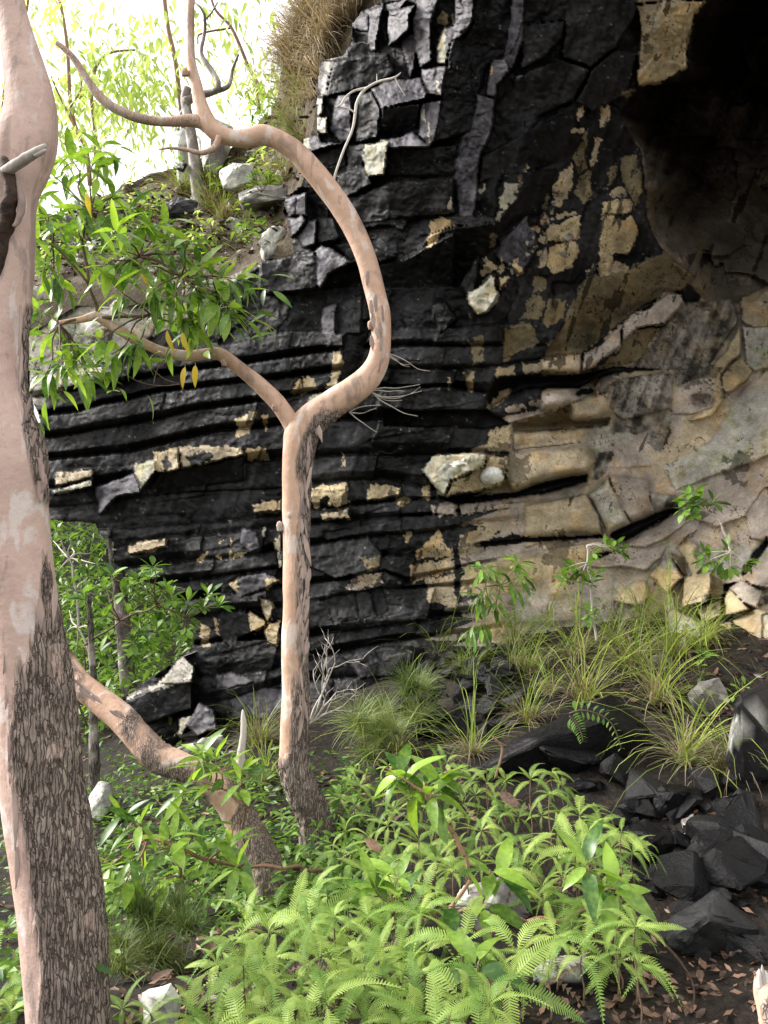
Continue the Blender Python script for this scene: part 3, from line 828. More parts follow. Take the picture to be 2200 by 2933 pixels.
pat(R6, 'K', [(400, 115), (560, 75), (640, 95), (560, 110), (440, 130)])
pat(R6, 'K', [(300, 60), (330, 60), (330, 340), (305, 340)])
pat(R5, 'M', [(690, 720), (790, 600), (820, 640), (740, 725), (560, 790), (500, 815), (505, 800), (620, 745)])

# default stone where no block says otherwise
WALL = [(1390, 1540), (1400, 1300), (1450, 1180), (1600, 1120), (1760, 1060), (1880, 1000), (2000, 900), (2100, 800), (3600, 700), (3600, 2300), (1300, 2300), (1300, 1700)]
PALE = [(40, 760), (760, 760), (640, 830), (560, 900), (420, 960), (330, 1010), (250, 1080), (130, 1150), (40, 1160)]
CAVE_EDGE = np.array([(2100, -500), (2025, 0), (1992, 40), (1969, 126), (1969, 192), (1909, 232), (1829, 245), (1816, 285), (1783, 332), (1796, 371), (1836, 431), (1843, 504), (1850, 597), (1869, 663), (1889, 703), (1960, 800), (2060, 900), (2200, 1000), (2300, 1100)])
OUTLINE = [(1140, -1600), (1080, -300), (1090, 5), (1034, 33), (1008, 66), (1008, 119), (981, 159), (915, 179), (908, 265), (905, 331), (908, 385), (869, 398), (862, 438), (882, 464),
           (862, 530), (816, 564), (809, 610), (822, 637), (829, 690), (815, 732), (744, 748), (660, 790), (560, 800), (430, 790), (300, 810), (180, 800), (90, 820), (75, 1000), (90, 1150), (110, 1190),
           (125, 1270), (115, 1310), (130, 1360), (125, 1420), (140, 1490), (270, 1500), (290, 1540), (318, 1546), (325, 1612), (372, 1652), (504, 1700), (530, 1760), (563, 1792), (550, 1851),
           (524, 1878), (331, 2010), (345, 2040), (424, 2077), (430, 2117), (480, 2150), (480, 2260), (3600, 2260), (3600, -1600)]

_D = [(100, 900, 8.7), (100, 1450, 8.7), (300, 1600, 8.5), (600, 2000, 7.9), (600, 800, 8.1), (850, 650, 7.8), (1000, 0, 7.3), (1000, 400, 7.4), (1400, 0, 6.5), (1400, 500, 6.9),
      (1000, 1200, 7.7), (1400, 1100, 7.5), (1400, 1500, 7.65), (1200, 1850, 7.4), (1700, 300, 6.9), (1750, 700, 7.4), (1800, 1000, 7.9), (1700, 1300, 7.7), (1900, 1400, 7.7),
      (2200, 1300, 7.4), (1900, 1750, 7.1), (2200, 1750, 6.4), (2200, 1000, 8.2), (2800, 1300, 6.0), (2800, 1800, 5.0), (1400, -800, 5.4), (1100, -800, 6.0), (1400, -1600, 4.4),
      (2200, 100, 6.8), (2200, -800, 5.2), (3000, 300, 5.6), (3000, -800, 4.6), (3500, 800, 4.8), (2000, 2200, 5.9), (1300, 2200, 6.8)]
cliff_depth = rbf([(a, b) for a, b, c in _D], [c for a, b, c in _D], 2e-4)

def build_cliff():
    st = 2.95
    xs = np.concatenate([np.arange(50, 2290, st), np.arange(2290, 3600, 45)])
    ys = np.concatenate([np.arange(-1590, -60, 45), np.arange(-60, 2135, st), np.arange(2135, 2260, 20)])
    X, Y = np.meshgrid(xs, ys)
    shp = X.shape
    x, y = X.ravel(), Y.ravel()
    q = np.stack([x / 60, y / 60, np.zeros_like(x)], 1)
    wx = 2.6 * fbm(q * 2.2, 3, 11); wy = 2.6 * fbm(q * 2.2, 3, 12)
    xw, yw = x + wx, y + wy
    base = cliff_depth(x, y)
    # the hollow at the upper right
    ex = np.interp(y, CAVE_EDGE[:, 1], CAVE_EDGE[:, 0])
    cv_n = fbm(q * .8, 4, 15)
    cav = sstep(0, 130, x - ex + 22 * cv_n) * (1 - sstep(400, 960, y)) * sstep(-700, -120, y) * (1 - sstep(2300, 3000, x))
    in_cave = (xw > ex) & (y < 900) & (y > -500)
    h = np.zeros_like(x)
    ids = np.zeros(x.shape, int)                       # 0 = plain face
    # bedding
    lines = [np.interp(x, [p[0] for p in L], [p[1] for p in L]) for L in BEDS]
    amp = (1 - sstep(1600, 1850, x)) * (1 - 0.65 * sstep(1220, 1560, x))
    nb = len(lines)
    r2 = np.random.default_rng(3)
    gap = np.zeros_like(x)
    for k in range(nb):
        top = lines[k] + 2.5 * fbm(np.stack([x / 90, np.full_like(x, k * 7.3), x * 0], 1), 3, 20)
        bot = (lines[k + 1] if k + 1 < nb else lines[k] + 130) + 2.5 * fbm(np.stack([x / 90, np.full_like(x, (k + 1) * 7.3), x * 0], 1), 3, 20)
        m = (y >= top) & (y < bot) & (x < 1760)
        f = np.clip((y - top) / np.maximum(bot - top, 1), 0, 1)
        xb = 40
        while xb < 1760:
            wseg = r2.uniform(150, 340) if k > 4 or xb > 800 else r2.uniform(320, 560)
            off, tx, thick, cut = r2.uniform(-.05, .09), r2.uniform(-.03, .05), (r2.uniform(.52, .85) if k > 4 or xb > 900 else .68), (r2.uniform(.03, .22) if k > 4 or xb > 900 else .20)
            s = m & (xw + 0.25 * (y - top) >= xb) & (xw + 0.25 * (y - top) < xb + wseg)
            prof = np.where(f < thick, .10 + .05 * f, .10 + .05 * thick - cut * (f - thick) / (1 - thick) * 1.25)
            mass = 1 - .75 * (k in (5, 6, 7)) * (x[s] < 860)
            h[s] = (prof[s] * mass + off + tx * (x[s] - xb) / 100) * (0.12 + 0.88 * amp[s])
            ids[s] = 100 + k * 20 + int((xb - 40) / 150)
            xb += wseg
        gap = np.where(m & (f > .86), 1, gap)
    # jointed, broken relief everywhere
    v_b = (y + 0.16 * x) 
    r, bu, bv, edge = worley(x / 230 + 0.3 * wx / 60, v_b / 42, 5)
    fr = (.03 * (r[0] - .5) + .06 * bu * (r[1] - .5) + .05 * bv * (r[2] - .5)) - .006 * np.exp(-(edge / .05) ** 2)
    fr *= 1 - .75 * (1 - sstep(900, 1100, x)) * (y < lines[4])
    c, s_ = math.cos(.33), math.sin(.33)
    uu, vv = (x * c + y * s_), (-x * s_ + y * c)
    r, bu, bv, edge = worley(uu / 120 + wx / 30, vv / 230 + wy / 40, 9)
    fu = (.06 * (r[0] - .5) + .20 * bu * (r[1] - .35) + .10 * bv * (r[2] - .5)) - .004 * np.exp(-(edge / .05) ** 2)
    r, bu, bv, edge = worley(uu / 190 + wx / 40, vv / 130, 19)
    fs = (.03 * (r[0] - .5) + .05 * bu * (r[1] - .5) + .05 * bv * (r[2] - .5)) - .008 * np.exp(-(edge / .035) ** 2)
    upper = (y < lines[0])
    wr = sstep(1560, 1800, x)
    frac = np.where(upper, fu, fr) * (1 - wr) + fs * wr
    r, bu, bv, edge = worley(x / 150 + cv_n * .5, y / 120 + .4 * vv / 300, 29)
    fc = .45 * (r[0] - .5) + .5 * bu * (r[1] - .5) + .5 * bv * (r[2] - .5)
    frac = np.where(in_cave, fc * sstep(0, 160, x - ex) + fs, frac)
    h = h + np.where(ids > 0, .75, 1.0) * frac
    # stone colour by default
    cls = np.full(x.shape, 'K', dtype='<U1')
    def put(mask, s):
        cls[mask] = s
    n_big = fbm(q * .6, 4, 31); n_mid = fbm(q * 2.2, 4, 33); n_fine = fbm(q * 7, 3, 35)
    put(upper & (n_big > .25), 'D')
    put((~upper) & (gap < .5) & (n_big > -.15), 'D')
    fing = fbm(np.stack([x / 420, (y + .2 * x) / 34, x * 0], 1), 3, 87)
    wall = in_poly(x + 30 * n_big + 10 * n_mid + 110 * fing, y + 24 * n_mid, WALL)
    put(wall, 'V'); put(wall & (n_big > .22), 'U'); put(wall & (n_big < -.42), 'M')
    put(in_poly(x + 14 * n_mid, y + 14 * n_mid, PALE), 'M')
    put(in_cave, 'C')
    n_mid2 = fbm(q * 2.2, 3, 37)
    xp, yp = x + 7 * n_mid + 4 * n_fine, y + 7 * n_mid2 + 4 * n_fine
    # single blocks
    for k, (poly, s, o, gx, gy) in enumerate(F):
        pl = np.array(poly)
        m = in_poly(xw, yw, pl)
        if not m.any():
            continue
        cx, cy = pl.mean(0)
        if cx > 1400 and cy > 1000:
            gx, gy = 2.2 * gx, 2.6 * gy
        h[m] = o + gx * (x[m] - cx) / 100 + gy * (y[m] - cy) / 100 + .15 * frac[m]
        ids[m] = 1000 + k
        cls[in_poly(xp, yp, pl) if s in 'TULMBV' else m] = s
    for poly, s in PATCH:
        m = in_poly(xp, yp, np.array(poly))
        cls[m] = s
    # joints between blocks
    I = ids.reshape(shp)
    e = np.zeros(shp, bool)
    e[:, 1:] |= I[:, 1:] != I[:, :-1]; e[1:] |= I[1:] != I[:-1]
    h = h - np.where(x > 1350, .003, .016) * e.ravel() * (ids > 0)
    r, bu, bv, edge = worley(x / 44 + .5 * wx, (y + .16 * x) / 17 + .5 * wy, 47)
    grain = .016 * (r[0] - .5) + .022 * bv * (r[2] - .5) + .012 * bu * (r[1] - .5)
    h += grain * np.where(x > 1400, .45, 1.0) + .005 * fbm(q * 4, 4, 41) + .05 * n_big * np.where(in_cave, 2.5, 1.0)
    H = h.reshape(shp)
    K = H.copy()
    K[1:-1, 1:-1] = (4 * H[1:-1, 1:-1] + 2 * (H[:-2, 1:-1] + H[2:, 1:-1] + H[1:-1, :-2] + H[1:-1, 2:]) + H[:-2, :-2] + H[2:, 2:] + H[:-2, 2:] + H[2:, :-2]) / 16
    h = .35 * h + .65 * K.ravel()
    # the sweeping wall at the right is worn smooth: round its steps off
    H = h.reshape(shp)
    B = H.copy()
    for rad in (3, 3):
        for ax in (0, 1):
            pad = [(rad, rad) if a == ax else (0, 0) for a in (0, 1)]
            c = np.cumsum(np.pad(B, pad, mode='edge'), axis=ax)
            c = np.concatenate([np.zeros_like(np.take(c, [0], ax)), c], ax)
            w_ = 2 * rad + 1
            B = (np.take(c, range(w_, c.shape[ax]), ax) - np.take(c, range(0, c.shape[ax] - w_), ax)) / w_
    smooth = sstep(1330, 1520, x + 20 * n_mid) * sstep(960, 1080, y)
    broken = sstep(1900, 1960, x) * sstep(1580, 1640, y)
    smooth = .5 * np.maximum(smooth, .2 * in_cave) * (1 - .6 * broken)
    h = h * (1 - smooth) + B.ravel() * smooth
    # white quartz knob on the pale block
    kx, ky = 1100 + 465 / S1, 740 + 938 / S1
    kr = np.hypot((x - kx) / 32, (y - ky) / 26) + .18 * n_mid
    h += .13 * np.sqrt(np.clip(1 - kr ** 2, 0, 1))
    cls[kr < 1] = 'W'
    # colours
    pal = np.zeros((len(x), 3))
    for s, cval in ALB.items():
        pal[cls == s] = cval
    pal[cls == 'C'] *= (.13 + .87 * sstep(260, 740, y + 90 * n_big + .25 * (x - 1900)))[cls == 'C'][:, None]  # cave rock blackened towards its roof: the hollow's shade put into the colour
    light = (pal.mean(1) > .09)[:, None]
    # black speckle and streaks on bare stone, pale specks on stained stone
    streak = fbm(np.stack([(x + .35 * y) / 16, y / 120, x * 0], 1), 4, 51)
    r, bu, bv, edge = worley(x / 46 + .8 * n_mid, y / 34 + .8 * n_mid2, 61)
    thin = (edge < .045) & (fbm(q * .9, 2, 63) > np.where(wall, .45, .1))
    dk = np.where(wall, 1.15, .62)
    black = (light[:, 0] & (((streak + .55 * n_mid) > dk) | thin)) & (cls != 'W') & (cls != 'L')
    pal[black] = pal[black] * .22
    dkm = ~light[:, 0]
    pal[dkm] *= np.clip(1 + .7 * streak[dkm] + .5 * n_fine[dkm], .3, 2.4)[:, None]
    spk = (cls == 'S')
    pal[spk] *= (np.clip(1 + .35 * n_fine[spk] + .7 * n_mid[spk] + .9 * streak[spk], .2, 1.9))[:, None]
    lic = (~light[:, 0]) & (n_fine > .85) & (n_mid > .35) & (~in_cave)
    pal[lic] = (.12, .12, .11)
    moss = fbm(q * 3.1, 4, 77)
    pl = np.isin(cls, ['L', 'M']) & (moss > .1)
    pal[pl] *= np.stack([1 - .55 * np.clip(moss[pl] - .1, 0, .6), 1 - .42 * np.clip(moss[pl] - .1, 0, .6), 1 - .75 * np.clip(moss[pl] - .1, 0, .6)], 1)
    mixl = cls == 'L'
    pal[mixl] = pal[mixl] * (1 - np.clip(.5 + 1.3 * n_mid[mixl], 0, 1)[:, None] * .5) + np.array([.24, .20, .13]) * (np.clip(.5 + 1.3 * n_mid[mixl], 0, 1)[:, None] * .5)
    sm = wall & (fbm(q * .45, 4, 79) + .5 * n_mid + .25 * n_fine > .62)
    pal[sm] *= .35
    pal *= (1 + .28 * n_big + .22 * n_mid)[:, None].clip(.4, 1.8)
    warm = (light[:, 0]) & (fbm(q * 1.2, 3, 71) > .35)
    pal[warm] *= (1.06, .97, .84)
    # place
    d = base + 2.7 * cav - h
    V = np.stack([(x - W_PX / 2) / F_PX * d, d, EYE + (H_PX / 2 - y) / F_PX * d], 1)
    inside = in_poly(x + .8 * wx, y + .8 * wy, np.array(OUTLINE)).reshape(shp)
    idx = np.arange(len(x)).reshape(shp)
    quad_ok = inside[:-1, :-1] & inside[1:, :-1] & inside[:-1, 1:] & inside[1:, 1:]
    Q = np.stack([idx[:-1, :-1], idx[1:, :-1], idx[1:, 1:], idx[:-1, 1:]], -1)[quad_ok]
    # plain face is cut into a few big fields
    fld = np.where(in_cave, 2, np.where(upper, 0, np.where(x > 1700, 1, 3)))
    fid = np.where(ids > 0, ids, fld)
    qid = fid[Q[:, 0]]
    root = empty('cliff', P(1200, 2000, 7.0), 'tall layered black-stained rock cliff with tan patches overhanging a dark cave', None, None, 'structure')
    root['category'] = 'cliff'
    names = {0: 'rock_face', 1: 'cave_side_wall', 2: 'cave_wall', 3: 'rock_face'}
    order = np.argsort(qid, kind='stable')
    cuts = np.nonzero(np.diff(qid[order]))[0] + 1
    for grp in np.split(order, cuts):
        k = int(qid[grp[0]])
        if k >= 100 and len(grp) < 12:
            k = 3
        f = Q[grp]
        u, inv = np.unique(f, return_inverse=True)
        nm = names.get(k) or ('rock_ledge' if k < 1000 else 'rock_block')
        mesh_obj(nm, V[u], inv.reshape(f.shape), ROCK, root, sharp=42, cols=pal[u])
    # the sides: carry the outer rim back into the hill so the cliff has body
    ed = np.concatenate([Q[:, [0, 1]], Q[:, [1, 2]], Q[:, [2, 3]], Q[:, [3, 0]]])
    key = np.sort(ed, 1)
    key = key[:, 0].astype(np.int64) * len(x) + key[:, 1]
    _, first, cnt = np.unique(key, return_index=True, return_counts=True)
    rim = ed[first[cnt == 1]]
    rim = rim[(x[rim[:, 0]] < 1500) & (y[rim[:, 0]] < 2200)]
    u, inv = np.unique(rim, return_inverse=True)
    inv = inv.reshape(rim.shape)
    vb = V[u].copy()
    vb2 = vb + np.array([.25, .9, .02]); vb3 = vb + np.array([.6, 2.2, -.05])
    vv2 = np.concatenate([vb, vb2, vb3]); n = len(u)
    fa = np.concatenate([np.stack([inv[:, 1], inv[:, 0], inv[:, 0] + n, inv[:, 1] + n], 1), np.stack([inv[:, 1] + n, inv[:, 0] + n, inv[:, 0] + 2 * n, inv[:, 1] + 2 * n], 1)])
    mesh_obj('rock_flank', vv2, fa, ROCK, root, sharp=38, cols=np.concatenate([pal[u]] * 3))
    return root

ROCK = rock_material('cliff_rock')
CLIFF = build_cliff()
# ------------------------------------------------------------------ ground and upper slope
def soil_material(name, c1, c2, c3):
    m, nt, b, out = new_mat(name)
    v = coord(nt)
    n1 = noise_node(nt, 1.3, 5, 0.6, v); n2 = noise_node(nt, 14, 6, 0.7, v); n3 = noise_node(nt, 55, 4, 0.7, v)
    c = mix(nt, remap(nt, n1.outputs['Fac'], 0.35, 0.65, 0, 1), c1, c2)
    c = mix(nt, remap(nt, n2.outputs['Fac'], 0.5, 0.7, 0, 0.9), c, c3)
    c = mix(nt, 1.0, c, remap_grey(nt, n3.outputs['Fac'], 0.3, 0.7, 0.5, 1.5), 'MULTIPLY')
    nt.links.new(c, b.inputs['Base Color'])
    b.inputs['Roughness'].default_value = 0.85
    b.inputs['Specular IOR Level'].default_value = 0.25
    bump(nt, b, n2.outputs['Fac'], 0.8, 0.05)
    return m
SOIL = soil_material('wet_soil', (.010, .009, .008), (.022, .017, .014), (.05, .034, .024))
BANK = soil_material('bank_soil', (.075, .06, .04), (.13, .10, .07), (.06, .06, .03))

def build_ground():
    a = np.concatenate([np.linspace(-150, -16, 14), np.arange(-15, 15, .09), np.linspace(16, 150, 14)])
    b = np.concatenate([np.linspace(-150, -6, 12), np.arange(-5, 18, .09), np.linspace(19, 170, 14)])
    X, Y = np.meshgrid(a, b)
    x, y = X.ravel(), Y.ravel()
    z = ground_z(x, y)
    z = z + ground_bumps(x, y)
    idx = np.arange(len(x)).reshape(X.shape)
    Q = np.stack([idx[:-1, :-1], idx[:-1, 1:], idx[1:, 1:], idx[1:, :-1]], -1).reshape(-1, 4)
    o = mesh_obj('ground', np.stack([x, y, z], 1), Q, SOIL)
    tag(o, 'dark damp soil slope with leaf litter below the cliff', None, None, 'structure')
build_ground()

# slope above the left part of the cliff, up to its crest against the sky
_EDGE = np.array([(-500, 900, 9.0), (75, 880, 8.55), (180, 815, 8.4), (300, 820, 8.2), (430, 800, 8.1), (560, 810, 8.0), (660, 800, 7.9), (744, 752, 7.75), (815, 700, 7.7), (850, 590, 7.7), (880, 470, 7.65), (910, 300, 7.55), (990, 160, 7.45), (1080, 30, 7.3), (1130, -300, 7.0), (1180, -900, 6.4)])
_CREST = np.array([(-500, 760), (0, 650), (300, 565), (420, 505), (560, 470), (690, 420), (770, 335), (800, 230), (830, 110), (870, 0), (930, -200), (1010, -700), (1060, -1200)])

def slope_pt(u, t):
    """u: pixel column along the cliff's upper edge, t: 0 at the edge, 1 at the crest"""
    y0 = np.interp(u, _EDGE[:, 0], _EDGE[:, 1]); d0 = np.interp(u, _EDGE[:, 0], _EDGE[:, 2])
    lean = np.interp(u, [0, 744, 850, 1000, 1180], [0, 0, 60, 140, 120])
    uc = u - lean
    y1 = np.interp(uc, _CREST[:, 0], _CREST[:, 1])
    d = d0 + .12 + (1 - .35 * t) * t * np.interp(u, [700, 900], [3.8, 2.0])
    px = u - lean * t + 40 * (t <= 0)
    py = y0 + (y1 - y0) * t + 60 * (t <= 0)
    return np.stack([(px - W_PX / 2) / F_PX * d, d, EYE + (H_PX / 2 - py) / F_PX * d], -1)

def build_slope():
    us = np.concatenate([np.linspace(-500, 60, 20), np.arange(66, 1180, 7)])
    ts = np.linspace(0, 1, 70)
    U, T = np.meshgrid(us, ts)
    v = slope_pt(U.ravel(), T.ravel())
    n = fbm(v * 2.2, 4, 91)
    e = sstep(0, .08, T.ravel())
    v[:, 2] += .10 * n * e
    v[:, 1] += .10 * fbm(v * 3, 3, 93) * e
    back = v[-len(us):] + np.array([-1.2, 5.0, -1.6])
    v = np.concatenate([v, back])
    R = len(ts) + 1
    idx = np.arange(len(v)).reshape(R, len(us))
    Q = np.stack([idx[:-1, :-1], idx[:-1, 1:], idx[1:, 1:], idx[1:, :-1]], -1).reshape(-1, 4)
    o = mesh_obj('hillside', v, Q, BANK)
    tag(o, 'brown litter-covered slope above the left part of the cliff', None, None, 'structure')
build_slope()
# ------------------------------------------------------------------ trees
PINK = bark_material('smooth_pink_bark', (.60, .43, .38), (.50, .36, .31), (.42, .30, .26), (.16, .125, .108), (.40, .325, .285))
SALMON = bark_material('smooth_salmon_bark', (.62, .42, .32), (.52, .335, .245), (.42, .28, .22), (.16, .125, .11), (.42, .345, .31))
GREYBARK = bark_material('grey_bark', (.30, .27, .24), (.20, .17, .15), (.12, .10, .085), (.06, .05, .045), (.22, .19, .17))
DEADWOOD = plain_material('weathered_dead_wood', (.60, .56, .52), (.38, .34, .31), 0.8, 40, stretch=(1, 1, .2))
CHAR = plain_material('dark_rotten_wood', (.020, .015, .013), (.09, .055, .04), 0.85, 30, bump_d=.02)
PEEL = plain_material('peeling_bark', (.42, .31, .275), (.27, .21, .19), 0.85, 25, stretch=(1, 1, .25))
TWIGBARK = plain_material('twig_bark', (.20, .13, .09), (.11, .075, .055), 0.75, 40)
REDTWIG = plain_material('reddish_twig_bark', (.30, .17, .11), (.18, .11, .075), 0.7, 40)

def limb(name, rows, parent, mat, n_len=80, n_round=24, lump=.05, bark=None, rough=0.0, seed=0, cap=True):
    """a limb given by rows (px, py, depth, half width px); bark(px, py, side) gives the rough-bark share"""
    v, f, nrm, t = tube(path_px(rows), n_len, n_round, cap, lump, seed)
    px, py = to_px(v)
    b = np.zeros(len(v)) if bark is None else np.clip(bark(px, py, v), 0, 1)
    if rough:
        g = np.stack([v[:, 0] * 58, v[:, 1] * 58, v[:, 2] * 8], 1)
        fur = np.abs(fbm(g, 3, seed + 5))
        pl = fbm(np.stack([v[:, 0] * 30, v[:, 1] * 30, v[:, 2] * 22], 1), 3, seed + 9)
        v = v + nrm * (b * rough * (1.0 + .55 * pl - 1.7 * np.clip(.42 - fur, 0, .42) / .42))[:, None]
    return mesh_obj(name, v, f, mat, parent, attrs={'bark': b})

def flake(parent, px, py, d, length, width, ang, curl=.35):
    """a curl of shed bark"""
    n = 7
    c = P(px, py, d)
    ca, sa = math.cos(ang), math.sin(ang)
    vs, fs = [], []
    for i in range(n):
        t = i / (n - 1)
        w = width * (1 - .75 * abs(2 * t - .8) ** 1.6) * random.uniform(.75, 1.1)
        for s in (-1, 0, 1):
            lx = s * w / 2; lz = -(t - .5) * length
            ly = -.012 + .006 * abs(s) - curl * length * .35 * t * t
            vs.append((c[0] + lx * ca - lz * sa, c[1] + ly, c[2] + lx * sa + lz * ca))
    for i in range(n - 1):
        for s in (0, 1):
            a = i * 3 + s
            fs.append([a, a + 1, a + 4, a + 3])
    k = len(vs)
    v2 = np.array(vs) + np.array([0, .003, 0])
    fs2 = [[x + k for x in g[::-1]] for g in fs]
    return mesh_obj('bark_flake', np.concatenate([vs, v2]), fs + fs2, PEEL, parent)

# --- the near tree at the left
def near_tree():
    D = 2.5
    b = P(200, 3150, D)
    t = empty('smooth_barked_tree', b, 'thick pink smooth-barked tree trunk with rough grey bark below, nearest at left edge', 'tree')
    L = [(3200, 105, 330), (2933, 83, 310), (2600, 60, 288), (2445, 38, 264), (2250, 8, 232), (2000, -8, 203), (1700, -30, 156), (1400, -62, 127), (1330, -66, 126), (1100, -92, 70), (860, -88, 82), (740, -80, 93), (600, -74, 96), (530, -60, 110), (460, -36, 140), (400, -12, 158), (330, 14, 161), (260, 18, 148), (190, 12, 126), (110, 2, 98), (20, -10, 72), (-120, -30, 52), (-300, -60, 24)]
    rows = [((l + r) / 2, y, D + .02 * math.sin(y / 300), (r - l) / 2) for y, l, r in L]
    def bark(px, py, v):
        n = fbm(np.stack([v[:, 0] * 22, v[:, 1] * 22, v[:, 2] * 3.5], 1), 4, 3)
        n2 = fbm(v * 9, 3, 4)
        strip = np.interp(py, [1700, 1840, 2200, 2450, 2600, 2933, 3200], [60, 32, 44, 72, 88, 124, 150])
        top = np.interp(px, [0, 60, 110, 170, 260], [1850, 1850, 1740, 1650, 1640])
        a = sstep(-14, 14, (px - strip) + 18 * n) * sstep(-60, 60, (py - top) + 170 * n)
        patch = 1 - sstep(.62, .74, n2) * .5
        side = sstep(-8, 8, px - np.interp(py, [840, 1000, 1240, 1400, 1500], [70, 56, 72, 112, 150]) + 9 * n) * sstep(850, 900, py) * (1 - sstep(1420, 1460, py))
        return np.maximum(a * patch, side)
    tk = limb('trunk', rows, t, PINK, 640, 180, .03, bark, .0065, 2)
    limb('limb', [(30, 480, D, 60), (-60, 380, D + .02, 55), (-160, 200, D + .05, 48), (-240, -60, D + .1, 40), (-300, -400, D + .2, 34)], t, PINK, 40, 24, .04, None, 0, 5)
    limb('knot', [(30, 1490, D - .075, 6), (12, 1496, D - .092, 22), (8, 1500, D - .105, 14), (6, 1501, D - .11, 4)], tk, PINK, 14, 16, .2, lambda px, py, v: np.full(len(px), .35), 0, 8)
    s = limb('broken_branch', [(12, 492, D - .12, 15), (50, 470, D - .135, 15), (90, 445, D - .15, 14), (118, 428, D - .16, 12), (132, 414, D - .165, 4)], t, DEADWOOD, 30, 14, .16, None, 0, 9)
    limb('splinter', [(100, 446, D - .16, 7), (126, 432, D - .165, 5), (133, 428, D - .165, 1.5)], s, DEADWOOD, 8, 8, .1)
    limb('rotten_scar', [(10, 455, D - .10, 12), (22, 500, D - .115, 20), (32, 560, D - .108, 24), (26, 620, D - .088, 26), (2, 680, D - .075, 20), (-6, 760, D - .08, 14), (-14, 830, D - .075, 4)], t, CHAR, 60, 20, .45, None, 0, 12)
    limb('scar_rim', [(52, 520, D - .115, 5), (62, 570, D - .112, 9), (58, 620, D - .105, 10), (40, 650, D - .11, 5)], t, PEEL, 24, 10, .4, None, 0, 14)
    for px, py, ln, w, a in ((122, 1350, .085, .024, .25), (118, 1410, .07, .03, .1), (128, 1385, .06, .02, -.1), (80, 1180, .09, .012, -.2), (96, 1270, .08, .014, -.25), (62, 950, .16, .012, .02), (64, 1060, .14, .010, 0),
                             (32, 2100, .16, .02, .05), (48, 2330, .2, .022, .1), (52, 2480, .12, .018, .06), (24, 1960, .14, .018, .05), (160, 1730, .12, .022, 0), (120, 1760, .1, .025, .1), (20, 1870, .12, .02, 0)):
        flake(tk, px, py, D - (.055 if px > 60 and py < 1500 else .095), ln, w, a)
    return t
near_tree()

